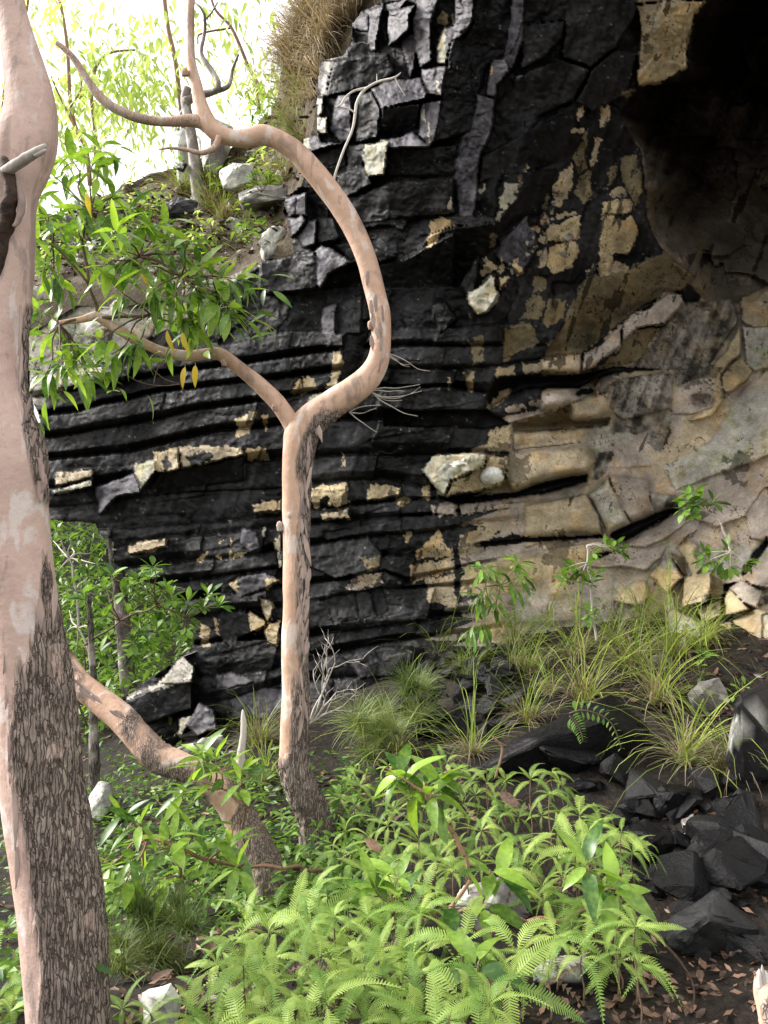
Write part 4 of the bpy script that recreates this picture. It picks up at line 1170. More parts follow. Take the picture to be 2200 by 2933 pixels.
# --- the forked tree in the middle
FD = 4.75
def forked_tree():
    D = FD
    base = P(915, 2440, D)
    t = empty('forked_tree', base, 'slender salmon-barked tree with forked crooked limbs in front of the cliff', 'tree')
    def bark(px, py, v):
        n = fbm(np.stack([v[:, 0] * 16, v[:, 1] * 16, v[:, 2] * 3], 1), 4, 23)
        edge = np.interp(py, [1150, 1190, 1300, 1450, 1600, 1750, 1850, 1960, 2050, 2150, 2200, 2500], [930, 895, 856, 850, 848, 852, 846, 848, 842, 830, 800, 780])
        lowall = sstep(-10, 30, py - 2185 + 60 * n)
        return np.maximum(sstep(-7, 9, (px - edge) + 17 * n) * sstep(1150, 1200, py), lowall)
    tk = limb('trunk', [(925, 2520, D, 66), (915, 2440, D, 58), (905, 2360, D, 50), (880, 2290, D, 46), (848, 2220, D, 43), (842, 2120, D, 42), (846, 2000, D, 40), (845, 1850, D, 38), (847, 1700, D, 38), (848, 1550, D, 38), (848, 1450, D, 40), (850, 1360, D, 40), (855, 1290, D, 43), (866, 1235, D, 47), (900, 1195, D, 44), (950, 1158, D, 40), (1010, 1118, D, 38), (1058, 1078, D, 35), (1084, 1030, D, 31), (1092, 970, D, 28), (1088, 900, D, 29), (1072, 830, D, 28), (1050, 745, D, 28), (1020, 670, D, 30), (975, 590, D, 30), (930, 530, D, 31), (885, 475, D, 31), (840, 430, D, 29), (790, 398, D, 29), (755, 388, D, 31), (715, 396, D, 29), (670, 396, D, 25), (625, 382, D, 26), (596, 352, D, 25), (575, 300, D, 20), (562, 240, D, 16), (548, 180, D, 13), (545, 110, D, 12), (545, 40, D, 12), (550, -60, D, 11), (545, -200, D, 8)],
         t, SALMON, 640, 64, .10, bark, .007, 21)
    limb('branch', [(858, 1262, D, 30), (846, 1232, D, 27), (825, 1195, D, 25), (800, 1160, D, 24), (770, 1128, D, 23), (735, 1095, D, 22), (695, 1062, D, 20), (660, 1035, D, 19), (628, 1014, D, 18), (600, 1012, D, 16), (560, 1018, D, 15), (520, 1018, D - .02, 15), (470, 1008, D - .05, 14), (415, 985, D - .08, 14), (350, 950, D - .12, 14), (300, 918, D - .15, 15), (275, 905, D - .17, 13), (235, 915, D - .2, 9), (170, 925, D - .25, 7)],
         t, SALMON, 150, 28, .07, None, 0, 31)
    limb('branch', [(600, 365, D, 20), (575, 350, D, 19), (540, 345, D, 17), (490, 348, D, 14), (440, 346, D, 13), (390, 336, D, 13), (345, 318, D, 13), (310, 298, D, 13), (280, 270, D, 13), (255, 235, D, 11), (230, 195, D, 10), (205, 160, D, 9), (180, 136, D, 8), (162, 122, D, 6)], t, SALMON, 120, 20, .06, lambda px, py, v: .35 + 0 * px, 0, 33)
    limb('branch', [(628, 392, D - .04, 9), (618, 418, D - .06, 9), (600, 432, D - .07, 8), (575, 438, D - .08, 7), (540, 430, D - .08, 6), (490, 424, D - .08, 4), (455, 428, D - .08, 2)], t, SALMON, 40, 12, .1, lambda px, py, v: .3 + 0 * px, 0, 35)
    for x, y, r in ((612, 1002, 11), (833, 1475, 16), (802, 1500, 13), (760, 368, 10), (772, 370, 9), (1050, 695, 9), (528, 200, 11), (870, 1850, 10), (640, 1035, 8), (785, 1165, 7), (850, 1640, 9), (1062, 925, 12)):
        k = .028 if (x, y) in ((612, 1002), (802, 1500), (760, 368), (772, 370), (1050, 695), (528, 200), (1062, 925)) else .07
        q = 0 if k > .05 else r * .7
        limb('knot', [(x + 2, y + 10 + q, D - k * .6, r * .9), (x, y + q * .5, D - k * .85, r * .9), (x - 1, y - r * .5, D - k, r * .5), (x - 1, y - r * .6, D - k * 1.03, r * .15)], tk, SALMON, 10, 12, .25, lambda px, py, v: .25 + 0 * px, 0, int(x))
    b = Bag()
    for rows in ([(952, 535, D, 7), (960, 500, D - .01, 5), (985, 430, D - .02, 5), (1010, 370, D - .02, 5), (1018, 325, D - .03, 6), (1022, 295, D - .03, 6), (1040, 262, D - .04, 6), (1062, 245, D - .05, 5), (1090, 232, D - .05, 5), (1120, 226, D - .06, 5), (1135, 220, D - .06, 4), (1148, 208, D - .06, 1.5)],
                 [(1130, 222, D - .06, 4), (1142, 245, D - .06, 3), (1162, 276, D - .06, 1.2)],
                 [(1050, 252, D - .04, 5), (1015, 260, D - .05, 4), (990, 278, D - .05, 3.5), (975, 300, D - .06, 3), (962, 308, D - .06, 2)],
                 [(1018, 325, D - .03, 4), (1000, 312, D - .04, 3), (968, 306, D - .05, 3), (958, 304, D - .05, 1)],
                 [(1080, 235, D - .05, 3), (1079, 212, D - .05, 1)]):
        b.tube(path_px([(a1, a2, a3, a4 * .72) for a1, a2, a3, a4 in rows]), 26, 7)
    b.build('dead_twig', DEADWOOD, t)
    b = Bag()
    r = random.Random(5)
    for x0, y0, n, s in ((1100, 1010, 3, 1), (1060, 1120, 6, 1), (1000, 1180, 3, .8)):
        for k in range(n):
            a = r.uniform(-.5, .75); l = r.uniform(70, 170) * s
            x, y = x0, y0
            rows = [(x, y, D, 2.2)]
            for i in range(4):
                x += math.cos(a) * l / 4; y += math.sin(a) * l / 4
                a += r.uniform(-.45, .35)
                rows.append((x, y, D - .02 * i * r.uniform(-1, 2), 1.9 - .3 * i))
            b.tube(path_px(rows), 12, 4)
    b.build('dead_twig', DEADWOOD, t)
    r = random.Random(9)
    for k in range(85):
        py = r.uniform(1230, 2120)
        px = np.interp(py, [1230, 1300, 1450, 1700, 1960, 2120], [905, 872, 866, 868, 864, 856]) + r.uniform(-16, 16)
        flake(tk, px, py, D - .066, r.uniform(.05, .2), r.uniform(.012, .034), r.uniform(-.2, .25), r.uniform(.0, .3))
    for px, py in ((1092, 985), (1098, 1010), (1090, 945), (1076, 870), (1064, 885), (1070, 920), (1080, 955), (1096, 900), (1052, 800), (1066, 985), (1088, 1040)):
        flake(tk, px, py, D - .055, r.uniform(.06, .12), r.uniform(.02, .035), r.uniform(-.1, .3), .2)
    return t
FORKED = forked_tree()

# --- the leaning trunk that runs up behind the near tree
def leaning_tree():
    D = 4.3
    t = empty('leaning_tree', P(800, 2640, 4.15), 'leaning trunk with peeling orange bark running up-left behind the near tree', 'tree')
    def bark(px, py, v):
        n = fbm(v * 7, 4, 43)
        return .9 * sstep(-.35, .35, n + .35 * np.sin(px / 60) - .05 + .9 * sstep(600, 720, px))
    tk = limb('trunk', [(830, 2740, D - .2, 52), (800, 2640, D - .15, 50), (770, 2520, D - .1, 52), (730, 2430, D - .05, 50), (690, 2350, D, 46), (640, 2270, D, 44), (580, 2220, D, 42), (520, 2195, D, 40), (450, 2165, D + .02, 40), (400, 2115, D + .05, 38), (350, 2060, D + .1, 37), (290, 2010, D + .15, 35), (230, 1960, D + .2, 34), (190, 1905, D + .25, 32), (150, 1840, D + .3, 30), (100, 1770, D + .35, 28), (20, 1690, D + .4, 24)], t, SALMON, 220, 40, .10, bark, .007, 41)
    limb('dead_spike', [(690, 2210, D - .02, 14), (690, 2160, D - .02, 12), (697, 2110, D - .02, 10), (698, 2070, D - .02, 9), (696, 2040, D - .02, 4), (695, 2032, D - .02, 1)], t, DEADWOOD, 24, 10, .12)
    r = random.Random(3)
    for k in range(16):
        u = r.random()
        px = 190 + 380 * u; py = np.interp(px, [190, 290, 400, 520, 570], [1905, 2010, 2115, 2195, 2215]) + r.uniform(-26, 26)
        flake(tk, px, py, D, r.uniform(.05, .12), r.uniform(.015, .03), r.uniform(.6, 1.1), .2)
leaning_tree()

# --- grey trunks behind
def far_trunk(rows, label, D, mat=GREYBARK, seed=1):
    t = empty('background_tree', P(rows[0][0], rows[0][1], D), label, 'tree', 'trees standing behind the cliff end')
    limb('trunk', [(x, y, D, w) for x, y, w in rows], t, mat, 60, 18, .08, lambda px, py, v: sstep(-.2, .2, fbm(v * 6, 3, seed)), .006, seed)
    return t
far_trunk([(375, 2120, 26), (370, 2000, 24), (360, 1880, 22), (350, 1760, 20), (338, 1640, 18), (325, 1560, 15), (300, 1420, 12), (260, 1250, 9)], 'pale grey trunk behind the leafy shrub, right of near tree', 9.4)
far_trunk([(275, 2350, 14), (272, 2230, 14), (268, 2120, 13), (270, 2000, 11), (262, 1850, 8), (255, 1700, 5)], 'thin lichen-spotted trunk low down beside the near tree', 6.2, GREYBARK, 5)
# ------------------------------------------------------------------ leaves and fronds
GLOSSY = leaf_material('glossy_leaf', (.045, .115, .026), (.29, .45, .07), .38, .33, .5)
SHRUBLEAF = leaf_material('shrub_leaf', (.045, .11, .026), (.21, .36, .06), .34, .45, .3)
FERNLEAF = leaf_material('fern_frond', (.13, .24, .05), (.36, .48, .12), .32, .5, .3)
GRASSLEAF = leaf_material('grass_blade', (.11, .17, .035), (.38, .47, .10), .30, .45, .35)
DRYGRASS = leaf_material('dry_grass_blade', (.22, .17, .11), (.40, .34, .24), .25, .6, .2, (1.2, 1.1, .8))
FEATHER = leaf_material('feathery_leaf', (.07, .11, .03), (.19, .24, .08), .25, .5, .3)
YELLEAF = leaf_material('yellow_leaf', (.55, .40, .04), (.65, .50, .06), .30, .4, .4)
PALELEAF = leaf_material('sunlit_canopy_leaf', (.30, .40, .12), (.52, .60, .24), .5, .45, .3, (1.25, 1.3, .75))
BROWNLEAF = leaf_material('fallen_leaf', (.028, .018, .014), (.30, .18, .125), .08, .45, .4, (1.2, 1.0, .7))
DEADFERN = leaf_material('dead_frond', (.09, .06, .045), (.22, .15, .10), .1, .7, .2, (1.1, 1, .8))

def leaf_geo(L=1.0, W=.26, wide=.42, droop=.25, fold=.18, nseg=7, wave=.0, stalk=.08, side=0.0):
    vs, fs = [], []
    for i in range(nseg + 1):
        t = i / nseg
        w = W * .5 * (math.sin(math.pi * min(1, t ** (math.log(.5) / math.log(wide)))) ** .85 if 0 < t < 1 else 0.0)
        y = L * (stalk + (1 - stalk) * t)
        z = -droop * L * t * t
        x = side * L * t * t
        wv = wave * W * math.sin(t * 9)
        if i in (0, nseg):
            vs.append((x, y, z))
        else:
            vs += [(x - w, y - .0 * L, z + fold * w + wv), (x, y, z), (x + w, y, z + fold * w - wv)]
    def ix(i, k):
        if i == 0: return 0
        if i == nseg: return 1 + 3 * (nseg - 1)
        return 1 + 3 * (i - 1) + k
    for i in range(nseg):
        for k in (0, 1):
            q = [ix(i, k), ix(i, k + 1), ix(i + 1, k + 1), ix(i + 1, k)]
            q2 = []
            for a in q:
                if a not in q2: q2.append(a)
            fs.append(q2)
    n = len(vs)
    s = .012 * L
    vs += [(-s, 0, .0), (s, 0, .0), (0, L * stalk * 1.6, .002)]
    fs.append([n, n + 1, n + 2])
    return np.array(vs), fs

def leaf_meshes(name, mat, variants):
    out = []
    for kw in variants:
        v, f = leaf_geo(**kw)
        out.append(make_mesh(name, v, f, mat))
    return out

LONG = leaf_meshes('leaf', GLOSSY, [dict(W=.24, droop=.18, fold=.25), dict(W=.28, droop=.35, fold=.15, side=.08), dict(W=.22, droop=.5, fold=.3, wave=.08, side=-.1), dict(W=.30, droop=.08, fold=.2, wave=.05)])
BROAD = leaf_meshes('leaf', GLOSSY, [dict(W=.36, droop=.2, fold=.25, nseg=9), dict(W=.40, droop=.4, fold=.2, side=.06, nseg=9), dict(W=.34, droop=.55, fold=.3, wave=.05, nseg=9)])
OVAL = leaf_meshes('leaf', SHRUBLEAF, [dict(W=.38, wide=.58, droop=.12, fold=.2), dict(W=.42, wide=.6, droop=.25, fold=.15), dict(W=.34, wide=.55, droop=.05, fold=.3)])
NARROW = leaf_meshes('leaf', SHRUBLEAF, [dict(W=.20, wide=.6, droop=.3, fold=.2), dict(W=.22, wide=.62, droop=.5, fold=.2)])
YELLOW = leaf_meshes('leaf', YELLEAF, [dict(W=.26, droop=.3, fold=.2), dict(W=.24, droop=.5, fold=.2, wave=.08)])
FALLEN = leaf_meshes('fallen_leaf', BROWNLEAF, [dict(W=.30, droop=-.22, fold=.5, wave=.2), dict(W=.34, droop=.25, fold=-.35, wave=.12), dict(W=.28, droop=-.1, fold=.8, wave=.3, side=.15), dict(W=.38, droop=.05, fold=.2, wave=.1)])

def frame(pos, direction, up, scale, roll=0.0):
    d = Vector(direction).normalized()
    u = Vector(up)
    x = d.cross(u)
    if x.length < 1e-4:
        x = d.cross(Vector((1, 0, 0)))
    x.normalize()
    z = x.cross(d).normalized()
    m = Matrix((x, d, z)).transposed().to_4x4()
    if roll:
        m = m @ Matrix.Rotation(roll, 4, 'Y')
    return Matrix.Translation(Vector(pos)) @ m @ Matrix.Scale(scale, 4)

def put_leaf(root, me, pos, direction, scale, roll=0.0, name='leaf', up=(0, 0, 1)):
    return add_obj(name, me, root, frame(np.asarray(pos) - origin_of(root), direction, up, scale, roll))

def whorl(root, pos, axis, n, size, meshes, spread=.8, droop=.25, r=random, stem=.35):
    """leaves set round the end of a twig"""
    ax = Vector(axis).normalized()
    a = ax.orthogonal().normalized(); b = ax.cross(a)
    ph = r.uniform(0, 6.28)
    for k in range(n):
        t = ph + k * 2.399963
        s = spread * r.uniform(.7, 1.25)
        d = ax * math.cos(s) + (a * math.cos(t) + b * math.sin(t)) * math.sin(s)
        d.z -= droop * r.uniform(.3, 1.4)
        p = np.asarray(pos) - np.array(ax) * size * stem * (k / max(n, 1)) * r.uniform(.4, 1.2)
        put_leaf(root, r.choice(meshes), p, d, size * r.uniform(.72, 1.18), r.uniform(-.5, .5))

def twig(bag, a, b, ra, rb, sag=.0, r=random, n=7):
    a, b = np.asarray(a, float), np.asarray(b, float)
    L = np.linalg.norm(b - a)
    m1 = a + (b - a) * .35 + np.array([r.uniform(-.08, .08), r.uniform(-.05, .05), r.uniform(-.03, .10) - sag]) * L
    m2 = a + (b - a) * .7 + np.array([r.uniform(-.06, .06), r.uniform(-.05, .05), r.uniform(-.02, .08) - sag]) * L
    bag.tube(np.array([[*a, ra], [*m1, ra * .8 + rb * .2], [*m2, ra * .4 + rb * .6], [*b, rb]]), n, 5)

# --- leafy crown on the left limb of the forked tree
def crown():
    r = random.Random(17)
    D = FD - .2
    t = FORKED
    hubs = [(282, 912, 4.58), (255, 815, 4.55), (235, 690, 4.55), (262, 600, 4.5), (400, 735, 4.5), (520, 790, 4.45), (170, 930, 4.5), (150, 700, 4.5), (430, 900, 4.5)]
    hp = [P(*h) for h in hubs]
    b = Bag()
    for i, j in ((0, 1), (1, 2), (2, 3), (1, 4), (4, 5), (0, 6), (1, 7), (0, 8)):
        twig(b, hp[i], hp[j], .013 if i == 0 else .009, .007, 0, r, 12)
    tips = [(105, 560), (150, 500), (140, 620), (235, 590), (190, 700), (265, 470), (290, 420), (330, 660), (225, 660), (300, 610), (380, 600), (420, 660), (480, 645), (360, 720), (130, 760), (160, 800), (400, 765), (470, 775), (520, 725),
            (575, 760), (620, 790), (655, 800), (560, 830), (500, 850), (440, 830), (480, 900), (530, 900), (625, 865), (660, 890), (110, 880), (140, 955), (230, 1000), (285, 975), (320, 1015), (180, 1045), (130, 1075), (255, 1075), (205, 1000), (390, 990),
            (560, 930), (600, 840), (200, 450), (330, 560), (540, 690), (690, 800), (90, 690), (350, 840), (300, 760), (450, 700), (590, 880)]
    spots = []
    for x, y in tips:
        d = 4.45 + r.uniform(-.32, .35)
        p = P(x, y, d)
        k = min(range(len(hp)), key=lambda i: np.linalg.norm(hp[i] - p))
        twig(b, hp[k], p, .006, .003, .02, r, 8)
        ax = p - hp[k]
        ax = ax / np.linalg.norm(ax) + np.array([.15, -.25, .25])
        spots.append((p, ax))
    for x, y in ((478, 955), (520, 960), (532, 1060), (560, 1055), (250, 560), (410, 770)):
        put_leaf(t, r.choice(YELLOW), P(x, y - 15, 4.3), (r.uniform(-.3, .3), -.2, -1), .13, r.uniform(-.6, .6), 'yellow_leaf', (0, -1, 0))
    for rows in ([(345, 1060), (380, 1085), (420, 1100), (470, 1105), (520, 1100)], [(440, 1060), (470, 1085), (515, 1100)], [(440, 1100), (450, 1060), (470, 1030)]):
        b.tube(path_px([(x, y, 4.5, 1.6) for x, y in rows]), 14, 4)
    tw = b.build('leafy_branch', TWIGBARK, t)
    for p, ax in spots:
        whorl(tw, p, ax, 6, .185, LONG, .95, .4, r)
    # the leaves deeper in the crown
    geos = [leaf_geo(W=w, droop=d, fold=.2) for w, d in ((.26, .2), (.28, .4), (.24, .5))]
    bag = Bag(); tone = []
    for p, ax in spots:
        for k in range(7):
            q = p + np.array([r.gauss(0, .09), abs(r.gauss(.05, .12)), r.gauss(0, .07)])
            a = r.uniform(0, 6.28)
            m = frame(q, (math.cos(a), .5 * math.sin(a), r.uniform(-.9, .3)), (0, -.4, 1), r.uniform(.11, .18), r.uniform(-.6, .6))
            v, f = r.choice(geos)
            bag.add(np.array([list(m @ Vector(z)) for z in v]), f)
            tone += [r.uniform(-.5, .5)] * len(v)
    o = bag.build('inner_leaves', GLOSSY, t)
    o['kind'] = 'stuff'
    at = o.data.attributes.new('tone', 'FLOAT', 'POINT'); at.data.foreach_set('value', np.array(tone, np.float32))
    # two leaves of the same crown low beside the near trunk
    for x, y, dx in ((110, 1205, .3), (112, 1230, -.1), (104, 1180, .6)):
        put_leaf(t, r.choice(LONG), P(x, y, 4.5), (dx, -.2, -.5), .12, 0)
crown()

# --- generic small plants
def leafy_plant(name, label, cat, base, tips, size, meshes, n_leaf, stemmat=TWIGBARK, stem_r=.008, droop=.25, spread=.9, group=None, seed=0, hubs=None, per_hub=True, axis=(0, -.2, .5)):
    """woody plant: base point, tips (world), leaves whorled at each tip"""
    r = random.Random(seed)
    t = empty(name, base, label, cat, group)
    b = Bag()
    hubs = hubs if hubs is not None and len(hubs) else None
    pts = [np.asarray(base)]
    if hubs is not None:
        prev = np.asarray(base)
        for i, h in enumerate(hubs):
            h = np.asarray(h)
            k = min(range(len(pts)), key=lambda q: np.linalg.norm(pts[q] - h))
            twig(b, pts[k], h, stem_r, stem_r * .7, 0, r, 12)
            pts.append(h)
    spots = []
    for p in tips:
        p = np.asarray(p)
        src = pts[1:] if len(pts) > 1 else pts
        k = min(range(len(src)), key=lambda q: np.linalg.norm(src[q] - p))
        if np.linalg.norm(src[k] - p) > .01:
            twig(b, src[k], p, stem_r * .6, stem_r * .3, 0, r, 9)
        ax = p - src[k]
        ax = ax / max(np.linalg.norm(ax), 1e-6) + np.array(axis)
        spots.append((p, ax))
    st = b.build('stem', stemmat, t) if b.n else t
    for p, ax in spots:
        whorl(st, p, ax, n_leaf, size, meshes, spread, droop, r)
    return t

# --- bright shrub at the cliff's left end
def shrub_left():
    tips = R5([(660, 215), (590, 275), (640, 262), (722, 300), (900, 335), (812, 372), (742, 352), (560, 292), (530, 335), (620, 362), (700, 405), (880, 392), (950, 382), (822, 442), (682, 492), (722, 502), (600, 482), (582, 542), (640, 532), (802, 502), (572, 600), (435, 582), (442, 432), (452, 302), (482, 250), (360, 345), (560, 420), (770, 460)])
    r = random.Random(31)
    P3 = [P(x, y, 6.6 + r.uniform(-.25, .35)) for x, y in tips]
    base, _ = P(250, 2080, 6.9), 0
    hubs = [P(*R5([(360, 560)])[0], 6.7), P(*R5([(520, 450)])[0], 6.65), P(*R5([(680, 380)])[0], 6.6), P(*R5([(800, 440)])[0], 6.6), P(*R5([(590, 500)])[0], 6.6)]
    leafy_plant('leafy_shrub', 'glossy small-leaved shrub spreading in front of the cliff foot beside the near tree', 'shrub', base, P3, .135, OVAL, 10, TWIGBARK, .010, .1, 1.0, None, 31, hubs)
    tips = R5([(330, 135), (400, 155), (250, 235), (300, 300), (300, 405), (230, 105), (420, 205), (340, 450), (290, 500), (380, 260), (240, 340), (420, 340), (260, 170), (350, 210), (330, 560), (400, 480), (240, 60), (300, 90)])
    P3 = [P(x, y, 8.0 + r.uniform(-.3, .4)) for x, y in tips]
    hubs = [P(*R5([(390, 640)])[0], 8.0), P(*R5([(340, 480)])[0], 8.0), P(*R5([(330, 320)])[0], 8.0), P(*R5([(300, 180)])[0], 8.0)]
    leafy_plant('leafy_shrub', 'pale thin-stemmed shrub in the gap between near tree and cliff end', 'shrub', P(285, 2060, 8.2), P3, .12, OVAL, 8, DEADWOOD, .014, .1, 1.0, None, 33, hubs)
shrub_left()

# --- saplings with big leaves among the ferns
def saplings():
    r = random.Random(41)
    def Q(c, pts, d, j=.1): return [P(x, y, d + r.uniform(-j, j)) for x, y in c(pts)]
    leafy_plant('sapling', 'bright-leaved sapling branch reaching left from the forked tree foot', 'sapling', P(*R7([(1400, 440)])[0], 3.75),
                Q(R7, [(520, 200), (600, 240), (560, 400), (620, 330), (480, 420), (600, 480), (690, 350), (740, 300), (800, 330), (840, 270), (960, 380), (1000, 320), (800, 480), (690, 480), (540, 500), (1020, 430), (880, 380)], 3.55, .15), .17, LONG, 5, REDTWIG, .010, .30, .9, None, 41,
                Q(R7, [(1220, 435), (1080, 430), (900, 400), (760, 350), (640, 300), (780, 470)], 3.6, .03))
    leafy_plant('sapling', 'sapling tips with blue-green leaves in front of the leaning trunk', 'sapling', P(*R7([(1060, 330)])[0], 3.9),
                Q(R7, [(830, 60), (900, 60), (780, 110), (960, 20), (1070, 130), (1040, 60), (1000, 290)], 3.8, .1), .15, LONG, 5, REDTWIG, .007, .35, .9, None, 43,
                Q(R7, [(1060, 160), (960, 90)], 3.85, .03))
    leafy_plant('sapling', 'broad-leaved sapling with a reddish forked stem rising through the ferns', 'sapling', P(*R8([(270, 640)])[0], 3.15),
                Q(R8, [(170, 60), (120, 90), (220, 120), (60, 30), (250, 40)], 3.3, .08), .17, BROAD, 6, REDTWIG, .010, .3, 1.0, None, 45,
                Q(R8, [(375, 480), (350, 380), (300, 280), (230, 190), (180, 110)], 3.25, .01))
    leafy_plant('sapling', 'sapling whorl of large glossy leaves at the right of the ferns', 'sapling', P(*R8([(330, 620)])[0], 3.0),
                Q(R8, [(1000, 520), (960, 490), (880, 420)], 2.85, .04), .155, BROAD, 5, REDTWIG, .009, .25, 1.1, None, 47,
                Q(R8, [(480, 640), (620, 665), (780, 660), (880, 610)], 2.95, .01))
    leafy_plant('sapling', 'low sapling with four big dark leaves at the bottom centre', 'sapling', P(*R8([(410, 1040)])[0], 2.4),
                Q(R8, [(405, 845)], 2.33, .0), .15, BROAD, 6, REDTWIG, .006, .3, 1.15, None, 49)
    leafy_plant('sapling', 'small sapling with pale upright leaves above the lichen-covered rock', 'sapling', P(*R8([(280, 630)])[0], 3.0),
                Q(R8, [(460, 440), (440, 590), (270, 600), (500, 470)], 2.9, .05), .15, BROAD, 4, REDTWIG, .006, .2, .9, None, 51, Q(R8, [(420, 600)], 2.95, .01))
    leafy_plant('sapling', 'sapling with narrow yellow-green leaves left of the red forked stem', 'sapling', P(*R8([(60, 800)])[0], 2.95),
                Q(R8, [(30, 520), (60, 470), (20, 590), (-40, 500), (80, 560)], 2.9, .06), .15, LONG, 5, REDTWIG, .006, .25, .9, None, 53, Q(R8, [(40, 640)], 2.92, .01))
    leafy_plant('sapling', 'upright bright sapling under the dead spike on the leaning trunk', 'sapling', P(*R5([(940, 1180)])[0], 4.05),
                Q(R5, [(930, 1040), (1000, 1080), (880, 1070), (860, 1030), (1060, 1090)], 4.0, .05), .16, LONG, 6, REDTWIG, .006, 0.2, .8, None, 55, Q(R5, [(930, 1100)], 4.0, .01))
saplings()

# --- seedlings on the cave wall and the ledge below it
def wall_plants():
    r = random.Random(61)
    def Q(c, pts, d, j=.05): return [P(x, y, d + r.uniform(-j, j)) for x, y in c(pts)]
    leafy_plant('seedling', 'grey-stemmed seedling with round leaves before the tan rock foot', 'seedling', P(*R6([(920, 540)])[0], 6.3),
                Q(R6, [(800, 215), (830, 230), (780, 270), (860, 240), (910, 160), (1000, 130), (1030, 150), (900, 280), (890, 420), (910, 250), (970, 130)], 6.3), .11, OVAL, 8, DEADWOOD, .011, .1, 1.0, None, 61,
                Q(R6, [(900, 420), (895, 300), (880, 200), (875, 125)], 6.3, .01))
    leafy_plant('seedling', 'dark seedling with a bent white stem growing on the cave wall', 'seedling', P(*R6([(1515, 185)])[0], 6.5),
                Q(R4, [(1310, 1040), (1330, 1010), (1350, 1060), (1420, 1050), (1300, 1080), (1340, 1090)], 6.2) + Q(R6, [(1480, 150), (1400, 190), (1450, 200), (1500, 220), (1570, 200), (1380, 160)], 6.3), .13, OVAL, 8, DEADWOOD, .008, .3, 1.05, None, 63,
                Q(R6, [(1500, 150), (1480, 90), (1450, 20), (1400, -20)], 6.3, .01))
    leafy_plant('seedling', 'whorled narrow-leaved plant at the cliff foot above the grass', 'seedling', P(*R6([(480, 420)])[0], 6.2),
                Q(R6, [(430, 330), (420, 220), (460, 230), (580, 200), (590, 260), (380, 490), (420, 480), (560, 300), (480, 380), (400, 350)], 6.0), .16, NARROW, 11, TWIGBARK, .007, .45, 1.0, None, 65,
                Q(R6, [(500, 300), (440, 300)], 6.05, .01))
    leafy_plant('seedling', 'small light green seedling by the pale rock on the litter', 'seedling', P(*R6([(1370, 710)])[0], 5.6),
                Q(R6, [(1380, 600), (1360, 640), (1400, 600), (1370, 690)], 5.55), .08, OVAL, 5, TWIGBARK, .004, .1, 1.0, None, 67)
    leafy_plant('seedling', 'tiny pale seedling beside the big right-hand boulder', 'seedling', P(*R6([(1540, 790)])[0], 5.2),
                Q(R6, [(1540, 740), (1560, 730), (1510, 770)], 5.15), .07, OVAL, 5, TWIGBARK, .004, .1, 1.0, None, 69)
    leafy_plant('seedling', 'bright green narrow-leaved plant on the ledge beside pale boulders', 'seedling', P(*R1([(1130, 830)])[0], 8.0),
                Q(R1, [(1090, 770), (1130, 760), (1180, 760), (1100, 800), (1160, 790), (1125, 800)], 8.0), .11, NARROW, 9, TWIGBARK, .006, .05, .8, None, 71)
wall_plants()
# ------------------------------------------------------------------ ferns and grasses
def frond_geo(L=1.0, W=.20, n=26, droop=.5, side=0.0, lift=.25):
    """one arm of an umbrella fern: comb of narrow segments on a drooping midrib"""
    vs, fs = [], []
    def mid(t):
        return np.array([side * L * t * t, L * (t - .12 * t * t), L * (lift * t - droop * t * t)])
    for i in range(n):
        t = .05 + .93 * i / n
        t2 = t + .5 / n
        w = W * .5 * min(1, 5 * t) * (1 - t ** 3) * random.uniform(.85, 1.1)
        a, b = mid(t), mid(min(1, t + .72 / n))
        tip = mid(t2)
        for s in (-1, 1):
            k = len(vs)
            e = tip + np.array([s * w, .35 * w, -.14 * w])
            e2 = e + np.array([-s * .10 * w, .010 * L, 0])
            vs += [a, b, e2, e]
            fs.append([k, k + 1, k + 2, k + 3] if s > 0 else [k, k + 3, k + 2, k + 1])
    k = len(vs)
    m = 6
    for i in range(m + 1):
        p = mid(i / m)
        vs += [p + np.array([-.006 * L, 0, .003]), p + np.array([.006 * L, 0, .003])]
    for i in range(m):
        fs.append([k + 2 * i, k + 2 * i + 1, k + 2 * i + 3, k + 2 * i + 2])
    return np.array(vs), fs

FRONDS = [make_mesh('frond', *frond_geo(droop=a, side=b, lift=c, W=w), FERNLEAF, smooth=False) for a, b, c, w in ((.5, .05, .25, .22), (.8, -.12, .5, .25), (1.1, .18, .6, .22), (.3, -.05, .15, .24), (1.4, .1, .9, .24), (.7, .25, .2, .20))]
DEADFRONDS = [make_mesh('dead_frond', *frond_geo(droop=a, side=b, lift=.05, W=.15), DEADFERN, smooth=False) for a, b in ((.9, .1), (1.1, -.2))]
STEMS = make_mesh('stipe', *tube(np.array([[0, 0, 0, .004], [.01, 0, .35, .0035], [0, .02, .7, .003], [0, 0, 1, .0025]]), 6, 5)[:2], TWIGBARK)

def fern(px, py, size, n, r, label, group, lift):
    g, d = hit(px, py, lift)
    x, y, z = g
    zb = float(ground_z(x, y)) - .03
    t = empty('umbrella_fern', (x, y, zb), label, 'fern', group)
    h = z - zb
    o = add_obj('stipe', STEMS, t, Matrix.Diagonal((1, 1, h, 1)))
    ph = r.uniform(0, 6.28)
    tilt = Vector((r.uniform(-.7, .7), r.uniform(-.9, .2), 1)).normalized()
    for k in range(n):
        a = ph + 6.28318 * k / n + r.uniform(-.25, .25)
        dr = Vector((math.cos(a), math.sin(a), 0))
        dr = (dr - tilt * dr.dot(tilt)).normalized()
        dr.z += r.uniform(-.3, .6)
        put_leaf(t, r.choice(FRONDS), (x, y, z - .01 * r.random()), dr, size * r.uniform(.55, 1.3), r.uniform(-.5, .5), 'frond')
    return t

